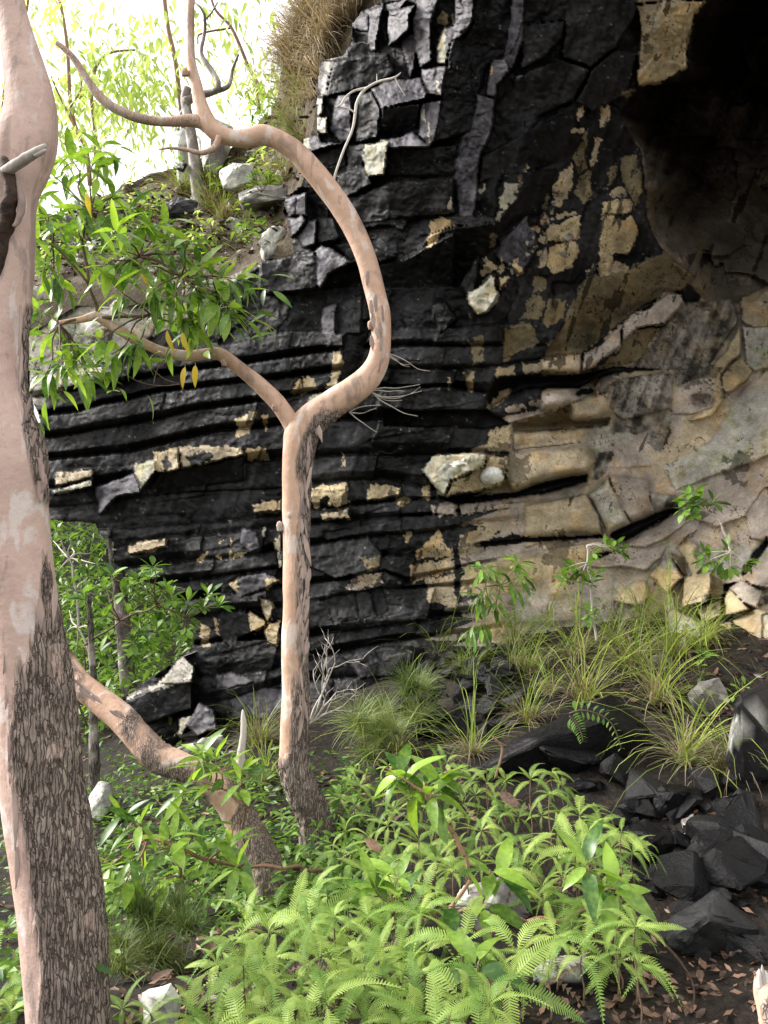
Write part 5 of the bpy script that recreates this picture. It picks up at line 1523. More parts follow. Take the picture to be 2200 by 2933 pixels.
FERN_AREA = [(930, 2290), (1000, 2210), (1180, 2170), (1330, 2180), (1480, 2215), (1560, 2200), (1660, 2300), (1750, 2330), (1830, 2430), (1800, 2560), (1890, 2620), (1830, 2720), (1640, 2760), (1520, 2800), (1420, 2933), (1380, 3000), (560, 3000), (550, 2820), (640, 2700), (720, 2600), (860, 2560), (960, 2440)]

def ferns():
    r = random.Random(77)
    pts = []
    hole = [R8([(230, 640), (290, 470), (480, 430), (650, 500), (700, 680), (600, 780), (420, 800), (300, 760)]), R8([(560, 800), (920, 780), (930, 1105), (620, 1105)])]
    special = [(1660, 2325, .22, 9, 'star-shaped light green fern at the upper right of the fern bank'), (1820, 2615, .20, 9, 'drooping fern tuft hanging out over the black boulders'), (1650, 2440, .24, 8, 'large spreading fern behind the glossy leaf whorl'),
               (1480, 2720, .22, 5, 'fern with two long hanging fronds above the dark gap'), (1200, 2420, .2, 7, 'star-shaped fern left of the red forked stem'), (1520, 2260, .18, 7, 'small fern in front of the big black slab'), (1780, 2380, .2, 7, 'upright fern at the right edge of the fern bank'),
               (1400, 2890, .2, 7, 'fern at the bottom edge beside the dark gap')]
    for x, y, s, n, lab in special:
        fern(x, y, s * .95, n, r, lab, None, .32)
        pts.append((x, y))
    tries = 0
    pts += [(1368, 2750), (1380, 2800), (1320, 2790)]
    A = np.array(FERN_AREA)
    MARKS = [(910, 2400, 'the foot of the forked trunk'), (800, 2620, 'the foot of the leaning trunk'), (1380, 2590, 'the white-lichened rock'), (1340, 2420, 'the reddish forked sapling stem'), (1760, 2540, 'the glossy leaf whorl'), (1370, 2760, 'the low four-leaved sapling'), (650, 2850, 'the lichen-white rock at the bottom'), (1120, 2560, 'the yellow-green sapling'), (1620, 2780, 'the dark gap under the fern bank'), (1500, 2250, 'the big black slab'), (1000, 2900, 'the bottom middle edge'), (1650, 2400, 'the large spreading fern')]
    while len(pts) < 175 and tries < 14000:
        tries += 1
        x, y = r.uniform(540, 1900), r.uniform(2150, 2990)
        near = 62 + 36 * (y - 2150) / 800
        if not in_poly(np.array([x]), np.array([y]), A)[0] or any(in_poly(np.array([x]), np.array([y]), np.array(h))[0] for h in hole):
            continue
        if any(math.hypot(x - a, y - b) < near * .56 for a, b in pts):
            continue
        pts.append((x, y))
        lx, ly, lm = min(MARKS, key=lambda q: math.hypot(q[0] - x, q[1] - y))
        if abs(x - lx) > abs(y - ly):
            side = 'left of' if x < lx else 'right of'
        else:
            side = 'above' if y < ly else 'below'
        zone = 'upper' if y < 2450 else 'lower'
        lab = 'light green umbrella fern %s %s' % (side, lm)
        s = r.uniform(.12, .16) if y < 2380 else r.uniform(.14, .23)
        fern(x, y, s, r.randint(5, 8), r, lab, 'umbrella ferns of the fern bank', r.uniform(.06, .30))
    # ferns at the far left bottom, behind the near trunk
    for x, y in ((20, 2640), (40, 2780), (-10, 2880), (30, 2900), (330, 2560), (390, 2500), (430, 2900), (350, 2880)):
        fern(x, y, r.uniform(.14, .18), 7, r, 'green fern low beside the foot of the near tree', 'ferns at the near tree foot', .08)
    # dead fronds under the living ones
    bag = Bag()
    v0, f0 = frond_geo(droop=.9, side=.1, lift=.05, W=.15, n=10)
    for k in range(170):
        while True:
            x, y = r.uniform(560, 1850), r.uniform(2200, 2960)
            if in_poly(np.array([x]), np.array([y]), A)[0]: break
        g, d = hit(x, y, r.uniform(.03, .2))
        a = r.uniform(0, 6.28)
        m = frame(g, (math.cos(a), math.sin(a), r.uniform(-.5, .4)), (0, 0, 1), r.uniform(.12, .24), r.uniform(-1, 1))
        bag.add(np.array([list(m @ Vector(p)) for p in v0]), f0)
    tag(bag.build('dead_fern_thatch', DEADFERN, None, smooth=False), 'brown dead fronds lying under the fern bank', 'dead ferns', None, 'stuff')
    # the single drooping sword-like fern over the big slab
    t = empty('sword_fern', hit(*R6([(800, 900)])[0], .1)[0], 'small drooping fern with paired leaflets over the big black slab', 'fern')
    for rows in (R6([(800, 850), (850, 835), (920, 850), (980, 890), (1010, 950), (1025, 1000)]), R6([(800, 860), (830, 890), (850, 930), (860, 970)])):
        w = [P(x, y, 4.55) for x, y in rows]
        b = Bag(); b.tube(np.array([[*p, .004] for p in w]), 14, 5); b.build('rachis', TWIGBARK, t)
        c = catmull(np.array([[*p, 0] for p in w]), 13)[:, :3]
        for i in range(1, 13):
            for s in (-1, 1):
                dr = c[min(i + 1, 12)] - c[i - 1]; dr /= np.linalg.norm(dr)
                sd = np.cross(dr, [0, -1, .3])
                put_leaf(t, r.choice(OVAL), c[i], sd * s + dr * .3, .055 * (1.2 - .06 * i), 0, 'leaflet')
ferns()

def tuft_mesh(name, mat, n, L, width, spread, droop, seed, nseg=6):
    r = random.Random(seed)
    b = Bag(); tone = []
    for k in range(n):
        a = r.uniform(0, 6.28)
        s = spread * r.uniform(.15, 1.15)
        l = L * r.uniform(.5, 1.15)
        w = width * r.uniform(.7, 1.2)
        dp = droop * r.uniform(.4, 1.4)
        bx, by = r.uniform(-.05, .05), r.uniform(-.05, .05)
        sx, sy = -math.sin(a), math.cos(a)
        vs, fs = [], []
        ang = s
        x = z = 0.0
        for i in range(nseg + 1):
            t = i / nseg
            ww = w * (1 - t ** 2.2) * .5 + .0004
            px, py = bx + math.cos(a) * x, by + math.sin(a) * x
            vs += [(px - sx * ww, py - sy * ww, z), (px + sx * ww, py + sy * ww, z)]
            x += math.sin(ang) * l / nseg; z += math.cos(ang) * l / nseg
            ang += dp / nseg * (.5 + t)
        for i in range(nseg):
            fs.append([2 * i, 2 * i + 1, 2 * i + 3, 2 * i + 2])
        b.add(vs, fs)
        tone += [r.uniform(-.45, .45)] * len(vs)
    me = make_mesh(name, np.concatenate(b.v), b.f, mat)
    at = me.attributes.new('tone', 'FLOAT', 'POINT')
    at.data.foreach_set('value', np.array(tone, np.float32))
    return me

TUFTS = [tuft_mesh('blades', GRASSLEAF, 38, .95, .0085, .9, 2.2, s) for s in (1, 2, 3)]
TUFTS2 = [tuft_mesh('blades', GRASSLEAF, 75, .62, .0055, .95, 2.2, s) for s in (4, 5)]
DRYT = [tuft_mesh('dry_blades', DRYGRASS, 120, .50, .006, 1.1, 2.2, s) for s in (6, 7, 8)]
FEATH = [tuft_mesh('fine_stems', FEATHER, 170, .30, .004, 1.2, 1.3, s, 5) for s in (9, 10)]

def tuft(name, label, cat, p, meshes, scale, r, group=None, dry=None, lean=(0, 0)):
    t = empty(name, p, label, cat, group)
    e = Matrix.Rotation(lean[0], 4, 'X') @ Matrix.Rotation(lean[1], 4, 'Y') @ Matrix.Rotation(r.uniform(0, 6.28), 4, 'Z') @ Matrix.Scale(scale, 4)
    add_obj('blades', r.choice(meshes), t, e)
    if dry:
        add_obj('dry_blades', r.choice(DRYT), t, Matrix.Rotation(r.uniform(0, 6.28), 4, 'Z') @ Matrix.Scale(scale * dry, 4))
    return t

def grasses():
    r = random.Random(91)
    rows = [(R6, 240, 620, 1.0, 'grass tussock below the black ledges at the left of the grass bank'), (R6, 160, 560, .8, 'thin grass tussock against the dark cliff foot'),
            (R6, 560, 560, 1.0, 'grass tussock under the whorled narrow-leaved plant'), (R6, 700, 480, 1.0, 'reddish-based grass tussock at the middle of the cliff foot'),
            (R6, 830, 600, 1.05, 'tall grass tussock around the grey-stemmed seedling'), (R6, 860, 800, 1.05, 'large arching grass tussock just behind the big black slab'),
            (R6, 1000, 560, 1.0, 'grass tussock right of the grey seedling stem'), (R6, 1080, 700, 1.0, 'grass tussock between seedling and pale gray rock'),
            (R6, 1180, 800, 1.05, 'grass tussock at the right end of the big black slab'), (R6, 1120, 470, .9, 'grass tussock against the tan broken blocks'),
            (R6, 620, 900, .7, 'low fresh grass tuft hanging over the left of the slab'), (R6, 1300, 1080, 1.0, 'grass tussock above the black boulders at right'),
            (R6, 1500, 1110, .95, 'grass tussock at the right edge before the big boulder'), (R6, 560, 660, .7, 'small grass tuft in the dark scree'),
            (R6, 1260, 640, .8, 'grass tussock by the pale rock on the litter'), (R6, 380, 1050, .7, 'grass tuft at the lower left of the scree'),
            (R6, 60, 1040, .7, 'grass tuft right of the forked trunk foot'), (R5, 1120, 1000, .95, 'dense grass clump left of the forked trunk'),
            (R5, 1140, 1130, .7, 'small bright grass clump at the left foot of the forked trunk'), (R6, 1400, 560, .8, 'thin grass tussock under the broken tan blocks'),
            (R6, 330, 700, .5, 'tiny bright grass tuft among the scree stones')]
    for c, x, y, s, lab in rows:
        px, py = c([(x, y)])[0]
        p, d = hit(px, py, 0)
        m = TUFTS2 if 'dense' in lab or 'thin' in lab else TUFTS
        tuft('grass_tussock', lab, 'grass', p, m, s * r.uniform(.95, 1.1), r, None, .85, (r.uniform(-.1, .25), r.uniform(-.2, .2)))
    for k in range(9):
        px, py = R6([(r.uniform(120, 1400), r.uniform(430, 760))])[0]
        p, d = hit(px, py, 0)
        tuft('grass_tussock', 'fine grass tuft in the grass bank, ' + beside(px, py, [(1500, 1760, 'the grey-stemmed seedling'), (1390, 1800, 'the whorled narrow-leaved plant'), (1670, 2000, 'the arching tussock behind the slab'), (1980, 1990, 'the pale gray angular rock'), (1250, 1950, 'the feathery bush'), (1880, 1880, 'the flat gray rock')]), 'grass', p, TUFTS2 + TUFTS[:1], r.uniform(.5, .9), r, 'fine grass of the grass bank', .8 if k % 2 else None, (r.uniform(-.1, .25), r.uniform(-.3, .3)))
    # feathery shrubs
    for c, x, y, s, d, lab in ((R7, 690, 860, 1.0, 3.35, 'soft feathery green bush between near tree and ferns'), (R7, 640, 700, .8, 3.5, 'upper soft feathery bush behind the hanging dark leaves'), (R6, 60, 860, 1.5, 5.9, 'feathery yellow-green bush right of the forked trunk'), (R6, -60, 940, 1.1, 5.6, 'low feathery bush touching the forked trunk')):
        px, py = c([(x, y)])[0]
        t = empty('feathery_bush', P(px, py, d) - np.array([0, 0, .12 * s]), lab, 'bush')
        for k in range(7):
            add_obj('fine_stems', r.choice(FEATH), t, Matrix.Translation(Vector((r.uniform(-.16, .16) * s, r.uniform(-.16, .16) * s, r.uniform(-.05, .3) * s))) @ Matrix.Rotation(r.uniform(-.6, .6), 4, 'X') @ Matrix.Rotation(r.uniform(0, 6), 4, 'Z') @ Matrix.Scale(s * r.uniform(.4, .95), 4))
    # dry and green grass on the slope above
    for k in range(70):
        u, tt = r.uniform(900, 1110), r.uniform(.05, .98)
        p = slope_pt(np.array([float(u)]), np.array([tt]))[0] + np.array([0, -.05, .03])
        tuft('dry_grass_tuft', '%s straw-coloured dry grass tuft on the %s %s of the bank above the cliff' % ('sprawling' if k % 2 else 'upright', 'upper' if tt > .66 else 'middle' if tt > .33 else 'lower', 'left' if u < 970 else 'centre' if u < 1040 else 'right'), 'grass', p, DRYT, r.uniform(.7, 1.35), r, 'dry grass on the bank above the cliff', None, (r.uniform(-.3, .9), r.uniform(-1.0, .3)))
    for k, (u, tt) in enumerate([(1010, .4), (1060, .7), (900, .3), (880, .2), (870, .5), (1080, .5), (600, .6), (620, .7), (520, .75), (760, .3), (700, .2), (640, .45), (840, .3), (800, .4)]):
        p = slope_pt(np.array([float(u)]), np.array([tt]))[0]
        tuft('grass_tussock', 'green grass tuft on the slope above the cliff', 'grass', p, TUFTS2, r.uniform(.7, 1.1), r, 'green grass tufts on the upper slope', .9)
grasses()
# ------------------------------------------------------------------ boulders, scree, litter
def stone_cols(v, base, seed, lichen=0.0):
    n = fbm(v * 5, 4, seed); m = fbm(v * 22, 3, seed + 3)
    c = np.array(base)[None] * (1 + .35 * n + .25 * m)[:, None].clip(.4, 1.8)
    if lichen:
        k = fbm(v * 9, 4, seed + 7) > (.55 - lichen)
        c[k] = (.55, .56, .50)
    return c

def stone_mesh(pts, bev=.012, rough=.012, cuts=2, seed=0):
    bm = bmesh.new()
    for p in pts:
        bm.verts.new(p)
    bmesh.ops.convex_hull(bm, input=bm.verts)
    bmesh.ops.delete(bm, geom=[v for v in bm.verts if not v.link_faces], context='VERTS')
    bmesh.ops.dissolve_limit(bm, angle_limit=math.radians(14), verts=bm.verts, edges=bm.edges)
    bmesh.ops.bevel(bm, geom=list(bm.edges), offset=bev, segments=1, affect='EDGES', clamp_overlap=True)
    bmesh.ops.triangulate(bm, faces=bm.faces)
    bmesh.ops.subdivide_edges(bm, edges=bm.edges, cuts=cuts, use_grid_fill=True)
    bm.verts.ensure_lookup_table(); bm.normal_update()
    v = np.array([x.co for x in bm.verts]); n = np.array([x.normal for x in bm.verts])
    f = [[x.index for x in g.verts] for g in bm.faces]
    bm.free()
    ext = np.ptp(v, axis=0).max()
    v = v + n * (rough * fbm(v * 5 / max(ext, .15) , 4, seed) - rough * .5 * np.abs(fbm(v * 7 / max(ext, .15), 3, seed + 4)) + rough * .4 * fbm(v * 30, 3, seed + 1))[:, None]
    return v, f

def boulder(name, label, c, outline, d, col, seed, lichen=0.0, group=None, cat='boulder', thick=None, lean=.45, pale=None):
    """a block whose outline is known: lower edge nearer than the upper one, front bulge, body behind"""
    r = random.Random(seed)
    o = np.array(c(outline)); cx, cy = o.mean(0)
    if c is not R1:
        dg = hit(cx, o[:, 1].max() - 8, 0)[1]
        d = min(d, dg) if dg < d else d + .7 * (min(dg, d * 1.15) - d)
    hgt = (o[:, 1].max() - o[:, 1].min()) / F_PX * d; wid = (o[:, 0].max() - o[:, 0].min()) / F_PX * d
    th = thick or .8 * max(hgt, min(wid, .6))
    pts = []
    for x, y in o:
        k = (o[:, 1].max() - y) / max(o[:, 1].max() - o[:, 1].min(), 1)
        pts.append(P(x, y, d + lean * k * hgt))
        x2, y2 = cx + (x - cx) * .85, cy + (y - cy) * .8
        pts.append(P(x2, y2, d + th) - np.array([0, 0, .25 * th * (1 - k)]))
    for i in range(2):
        pts.append(P(cx + r.uniform(-.25, .25) * wid / d * F_PX, cy + r.uniform(-.3, .1) * hgt / d * F_PX, d - .12 * min(hgt, wid)))
    v, f = stone_mesh(pts, .02 * min(1, max(wid, hgt) * 2), .018 * min(1, wid * 2 + .2), 3, seed)
    base = np.array([v[:, 0].mean(), v[:, 1].mean(), v[:, 2].min()])
    cc = stone_cols(v, col, seed, lichen)
    if pale:
        qx, qy = to_px(v)
        cc[in_poly(qx, qy + 8 * fbm(v * 12, 3, 5), np.array(c(pale)))] = (.40, .40, .38)
    ob = mesh_obj(name, v - base, f, BOULDER, None, sharp=30, cols=cc)
    ob.location = base
    return tag(ob, label, cat, group)

BOULDER = rock_material('boulder_rock', .42, .18, .02)
BLK, DKG, GRY, PAL = (.006, .006, .007), (.020, .0195, .021), (.17, .16, .155), (.36, .36, .34)
boulder('boulder', 'big wedge-shaped black slab under the arching grass tussock', R6, [(370, 1120), (540, 960), (760, 870), (860, 790), (980, 760), (1080, 830), (1160, 900), (1150, 1000), (1000, 1100), (600, 1130)], 4.85, BLK, 1)
rb = boulder('boulder', 'large dark boulder with a pale corner cut by the right edge', R6, [(1480, 960), (1520, 880), (1590, 850), (1580, 760), (1659, 690), (1760, 680), (1800, 1116), (1540, 1140), (1470, 1060)], 3.95, DKG, 2, pale=[(1460, 990), (1520, 870), (1570, 840), (1620, 860), (1590, 940), (1500, 990)])
boulder('boulder', 'pale gray angular rock on the leaf litter at right', R6, [(1310, 760), (1360, 710), (1450, 690), (1500, 800), (1440, 840), (1330, 830)], 5.5, GRY, 3, .1)
boulder('boulder', 'flat gray rock half hidden by grass under the tan blocks', R6, [(1120, 660), (1150, 600), (1230, 590), (1260, 660), (1200, 690)], 6.1, GRY, 4, .1)
boulder('boulder', 'flat-topped black rock just right of the fern bank top', R8, [(950, 200), (1000, 150), (1120, 115), (1185, 150), (1170, 220), (1000, 240)], 4.35, BLK, 5)
boulder('boulder', 'rounded rough black boulder touching the right edge of the ferns', R8, [(1050, 270), (1120, 220), (1250, 265), (1262, 330), (1200, 420), (1120, 445), (1060, 390)], 3.85, BLK, 6)
boulder('boulder', 'black boulder directly under the right-hand grass tussock', R8, [(1150, 110), (1200, 65), (1370, 80), (1390, 170), (1300, 225), (1180, 215)], 4.2, BLK, 7)
boulder('boulder', 'largest black boulder with flat front, right of centre bottom', R8, [(1280, 390), (1350, 280), (1500, 250), (1600, 280), (1535, 350), (1530, 550), (1300, 545)], 3.5, BLK, 8)
boulder('boulder', 'black block with a smooth slanting gray top at lower right', R8, [(1215, 640), (1440, 515), (1480, 620), (1645, 690), (1600, 780), (1300, 815), (1215, 770)], 3.05, (.022, .022, .023), 9)
boulder('boulder', 'small dark rock under the grass blades near the right edge', R8, [(1475, 160), (1530, 85), (1605, 110), (1605, 205), (1520, 215)], 4.05, DKG, 10)
boulder('boulder', 'dark rock cut by the right edge above the largest black boulder', R8, [(1585, 310), (1659, 275), (1720, 290), (1720, 390), (1600, 385)], 3.7, BLK, 11)
boulder('boulder', 'gray rock cut by the right edge beside the largest black boulder', R8, [(1605, 440), (1659, 405), (1720, 420), (1720, 545), (1620, 530)], 3.4, DKG, 12)
boulder('boulder', 'rock with white lichen showing through the middle of the ferns', R8, [(270, 610), (330, 505), (480, 470), (610, 530), (650, 650), (500, 700), (330, 690)], 3.2, GRY, 13, .45)
boulder('boulder', 'gray rock under the ferns at bottom centre left', R8, [(20, 810), (100, 735), (250, 750), (260, 890), (120, 910), (40, 890)], 2.95, DKG, 14)
boulder('boulder', 'dark lichen-spotted rock in the gap below the fern bank', R8, [(630, 870), (760, 795), (910, 825), (930, 940), (780, 970), (650, 950)], 2.75, DKG, 15, .12)
boulder('boulder', 'white lichen-covered rock at the bottom between near tree and ferns', R7, [(610, 970), (740, 925), (780, 1000), (770, 1130), (620, 1130)], 2.85, PAL, 16, .5)
boulder('boulder', 'small gray rock at the bottom edge under the dark gap', R8, [(820, 1080), (920, 1025), (990, 1105), (980, 1160), (830, 1160)], 2.5, DKG, 17)
boulder('boulder', 'flat lichen-topped rock left of the dense grass clump', R5, [(755, 1000), (860, 960), (960, 940), (985, 975), (900, 1030), (790, 1035)], 6.6, GRY, 18, .45)
boulder('boulder', 'lichen-white rock behind the thin trunk beside the near tree', R7, [(370, 130), (430, 50), (480, 60), (490, 150), (440, 230), (380, 220)], 5.2, PAL, 19, .4)
boulder('boulder', 'gray stone between the black boulders and the right grass tussock', R8, [(1280, 220), (1340, 195), (1350, 290), (1300, 300)], 4.0, GRY, 20, .2)
boulder('boulder', 'black rock wedge below the rounded rough boulder', R8, [(1110, 470), (1200, 420), (1290, 440), (1290, 560), (1180, 560)], 3.55, BLK, 21)
boulder('boulder', 'low dark rock behind the flat-topped black rock', R8, [(700, 80), (840, 40), (960, 60), (960, 140), (800, 160)], 4.6, BLK, 22)
boulder('boulder', 'broad black rock at the left end of the scree', R6, [(-10, 620), (60, 560), (180, 560), (160, 680), (20, 700)], 6.6, BLK, 23)
# pale boulders on the upper ledge
for k, (lab, pts, d, col) in enumerate((('upright pale boulder just left of the ledge tree trunk', [(740, 560), (800, 550), (830, 620), (820, 800), (770, 800)], 10.3, PAL), ('tall gray boulder right of the ledge tree trunk', [(850, 560), (930, 515), (1010, 545), (1000, 640), (940, 760), (880, 740)], 10.0, GRY),
                                 ('rounded pale boulder below the crooked limb of the forked tree', [(945, 740), (1000, 700), (1100, 705), (1095, 780), (1010, 815), (960, 810)], 8.7, PAL), ('flat gray ledge stone beside the green narrow-leaved plant', [(1020, 830), (1100, 800), (1260, 800), (1240, 860), (1040, 880)], 8.3, GRY),
                                 ('dark flat stone on the leaf litter left of the ledge tree', [(740, 720), (790, 700), (815, 710), (790, 740)], 9.8, DKG), ('mossy stone low on the upper slope in the leaf litter', [(700, 880), (780, 850), (860, 870), (840, 920), (720, 930)], 8.9, DKG))):
    boulder('boulder', lab, R1, pts, d, col, 40 + k, .25 if col is not DKG else .05)

def scree():
    r = random.Random(101)
    ms = []
    for k in range(6):
        pts = [np.array([r.gauss(0, 1), r.gauss(0, 1), r.gauss(0, .7)]) for _ in range(10)]
        pts = [p / np.linalg.norm(p) * r.uniform(.75, 1.0) * np.array([1, .8, .65]) * .5 for p in pts]
        v, f = stone_mesh(pts, .05, .022, 3, k)
        me = make_mesh('scree_stone', v, f, BOULDER, sharp=25)
        a = me.color_attributes.new('col', 'FLOAT_COLOR', 'POINT')
        c = np.ones((len(v), 4), np.float32); c[:, :3] = stone_cols(v * 2, BLK if k < 4 else DKG, 60 + k)
        a.data.foreach_set('color', c.ravel())
        ms.append(me)
    MK = [(1180, 2060, 'the feathery bush'), (1500, 2000, 'the low fresh grass tuft'), (1350, 1960, 'the broad black rock'), (1650, 2090, 'the drooping paired-leaflet fern'), (1780, 2350, 'the flat-topped black rock'), (1880, 2420, 'the rounded rough boulder'), (1950, 2290, 'the right grass tussock'),
          (2050, 2470, 'the largest boulder'), (2050, 2640, 'the slant-topped block'), (2120, 2300, 'the small dark rock by the edge'), (1420, 2180, 'the big slab'), (580, 2120, 'the lichen-topped rock'), (720, 2080, 'the dead spike'), (780, 2150, 'the grass clump')]
    def drop(px, py, s, label, group):
        p, d = hit(px, py, 0)
        o = add_obj('scree_stone', r.choice(ms))
        o.location = tuple(p + np.array([0, 0, .12 * s])); o.scale = (s, s, s)
        o.rotation_euler = (r.uniform(-.5, .5), r.uniform(-.5, .5), r.uniform(0, 6.28))
        word = 'small' if s < .14 else 'middling' if s < .27 else 'large'
        tag(o, word + ' ' + label + ' ' + beside(px, py, MK), 'stone', group)
    A = R6([(60, 760), (180, 640), (300, 600), (500, 560), (560, 620), (620, 760), (560, 900), (420, 960), (200, 980), (60, 940)])
    An = np.array(A)
    n = 0
    while n < 130:
        x, y = r.uniform(An[:, 0].min(), An[:, 0].max()), r.uniform(An[:, 1].min(), An[:, 1].max())
        if in_poly(np.array([x]), np.array([y]), An)[0]:
            drop(x, y, r.choice((.1, .13, .17, .22, .3, .38)), 'angular black scree stone', 'black scree stones')
            n += 1
    B = np.array(R8([(960, 200), (1200, 150), (1640, 120), (1650, 800), (1500, 830), (1180, 800), (1120, 600), (1080, 450)]))
    n = 0
    while n < 70:
        x, y = r.uniform(1700, 2200), r.uniform(2280, 2760)
        if in_poly(np.array([x]), np.array([y]), B)[0]:
            drop(x, y, r.choice((.07, .1, .14, .18, .24)), 'dark gap-filling stone', 'stones between the lower-right boulders')
            n += 1
    C = np.array([(1330, 2170), (1560, 2120), (1900, 2150), (2050, 2200), (2200, 2250), (2200, 2700), (1950, 2740), (1880, 2480), (1800, 2330), (1600, 2230)])
    n = 0
    while n < 14:
        x, y = r.uniform(1330, 2200), r.uniform(2120, 2740)
        if in_poly(np.array([x]), np.array([y]), C)[0]:
            drop(x, y, r.choice((.26, .34, .44, .55)), 'chunky black rock', 'chunky rocks of the boulder field')
            n += 1
    n = 0
    while n < 26:
        x, y = r.uniform(520, 800), r.uniform(1990, 2230)
        drop(x, y, r.choice((.1, .14, .2, .26)), 'dark cliff-foot stone', 'stones at the cliff foot left')
        n += 1
scree()

def litter():
    r = random.Random(111)
    geos = [leaf_geo(W=.34, droop=a, fold=b, wave=.15, nseg=4) for a, b in ((-.2, .5), (.2, -.3), (.05, .2))]
    def scatter(name, label, n, area, size, mat, lift=.015, on_slope=False):
        bag = Bag(); tone = []
        A = np.array(area)
        done = 0
        while done < n:
            x, y = r.uniform(A[:, 0].min(), A[:, 0].max()), r.uniform(A[:, 1].min(), A[:, 1].max())
            if not in_poly(np.array([x]), np.array([y]), A)[0]:
                continue
            done += 1
            if on_slope:
                p = slope_pt(np.array([x]), np.array([y]))[0] + np.array([0, -.08, .09])
            else:
                p, d = hit(x, y, lift)
            a = r.uniform(0, 6.28)
            m = frame(p, (math.cos(a), math.sin(a), r.uniform(-.35, .35)), (r.uniform(-.5, .5), r.uniform(-.5, .3), 1), r.uniform(*size), r.uniform(-.7, .7))
            v, f = r.choice(geos)
            bag.add(np.array([list(m @ Vector(q)) for q in v]), f)
            tone += [r.uniform(-.5, .5)] * len(v)
        o = bag.build(name, mat)
        at = o.data.attributes.new('tone', 'FLOAT', 'POINT'); at.data.foreach_set('value', np.array(tone, np.float32))
        tag(o, label, 'leaf litter', None, 'stuff')
    scatter('leaf_litter', 'brown leaf litter on the dark soil among the right-hand boulders', 1100, R8([(600, 980), (900, 760), (1180, 780), (1100, 200), (2300, 100), (2300, 1130), (560, 1130)]), (.025, .065), BROWNLEAF)
    scatter('leaf_litter', 'pinkish leaf litter under the broken tan blocks', 1000, R6([(600, 480), (1200, 480), (2200, 560), (2200, 900), (1500, 960), (1180, 900), (1080, 780), (600, 700)]), (.05, .11), BROWNLEAF)
    scatter('leaf_litter', 'leaf litter around the trunks and behind the near tree', 900, [(0, 2250), (300, 2050), (800, 2150), (1100, 2080), (1350, 2200), (900, 2500), (650, 2933), (0, 2933)], (.05, .11), BROWNLEAF)
    scatter('leaf_litter', 'leaf litter on the slope above the cliff', 1600, [(60, .02), (1000, .02), (900, .9), (60, .9)], (.06, .13), BROWNLEAF, 0, True)
    for k in range(44):
        x, y = r.uniform(1700, 2190), r.uniform(2650, 2925)
        if k < 14: x, y = r.uniform(1880, 2190), r.uniform(2270, 2600)
        p, d = hit(x, y, .04)
        o = add_obj('fallen_leaf', r.choice(FALLEN), None, frame(p, (math.cos(k * 2.4), math.sin(k * 2.4), r.uniform(-.2, .3)), (r.uniform(-.4, .4), r.uniform(-.6, .1), 1), r.uniform(.055, .1), r.uniform(-.5, .5)))
        tag(o, 'curled brown fallen leaf on the wet soil at lower right', 'leaf', 'fallen leaves at lower right')
    for c, x, y, lab in ((R8, 490, 100, 'orange-brown dead leaf caught on the fern tops near the slab'), (R7, 1570, 300, 'single orange dead leaf lying on the upper left ferns'), (R8, 960, 620, 'curled brown dead leaf hanging below the glossy leaf whorl')):
        px, py = c([(x, y)])[0]
        o = add_obj('fallen_leaf', FALLEN[3], None, frame(P(px, py, 3.1 if c is R8 else 3.6), (.7, -.3, -.4), (0, -1, .5), .11, 0))
        tag(o, lab, 'leaf')
litter()

# broken pale log at the lower right corner
def log():
    t = empty('broken_log', P(2230, 2960, 2.05), 'pale splintered log end in the lower right corner', 'log')
    limb('log_body', [(2180, 2780, 2.1, 18), (2192, 2830, 2.08, 32), (2210, 2900, 2.05, 40), (2225, 2980, 2.0, 44), (2240, 3100, 1.95, 46)], t, SALMON, 40, 20, .2, lambda px, py, v: sstep(-.1, .3, fbm(v * 12, 3, 7)), .006, 77)
    for dx, l in ((-14, 40), (-2, 52), (10, 36)):
        limb('splinter', [(2190 + dx, 2830, 2.07, 9), (2186 + dx * .8, 2800 - l * .3, 2.07, 6), (2184 + dx * .7, 2815 - l, 2.07, 1)], t, DEADWOOD, 10, 6, .2)
log()

# fallen sticks
def stick(label, rows, d, w, mat=DEADWOOD):
    v, f, _, _ = tube(path_px([(x, y, dd, w * (1 - .12 * i)) for i, ((x, y), dd) in enumerate(zip(rows, d))]), 26, 7, True, .15, int(rows[0][0]))
    b = np.array(v).mean(0)
    o = mesh_obj('fallen_stick', v - b, f, mat); o.location = b
    tag(o, label, 'stick')
stick('dark bent stick across the leaf litter at lower right', R8([(1175, 720), (1240, 790), (1290, 850), (1330, 920), (1340, 1000), (1320, 1080)]), [3.0, 2.9, 2.85, 2.75, 2.65, 2.6], 5, CHAR)
stick('gray stick leaning at the left end of the lower ferns', R8([(0, 900), (30, 820), (60, 740)]), [2.8, 2.85, 2.9], 8)
stick('long gray stick lying behind the near tree foot', R7([(450, 870), (520, 810), (605, 745)]), [3.2, 3.3, 3.4], 6)
stick('thin pale curved stick below the glossy leaf whorl', R8([(640, 800), (700, 835), (800, 830), (890, 795)]), [2.7, 2.72, 2.75, 2.8], 3)
stick('thin white forked twig at the bottom centre', R8([(400, 960), (430, 970), (500, 970), (540, 950)]), [2.45, 2.45, 2.45, 2.45], 3)
stick('reddish stick sticking up in front of the big black slab', R6([(480, 1130), (510, 1000), (470, 950)]), [4.6, 4.62, 4.62], 4, REDTWIG)

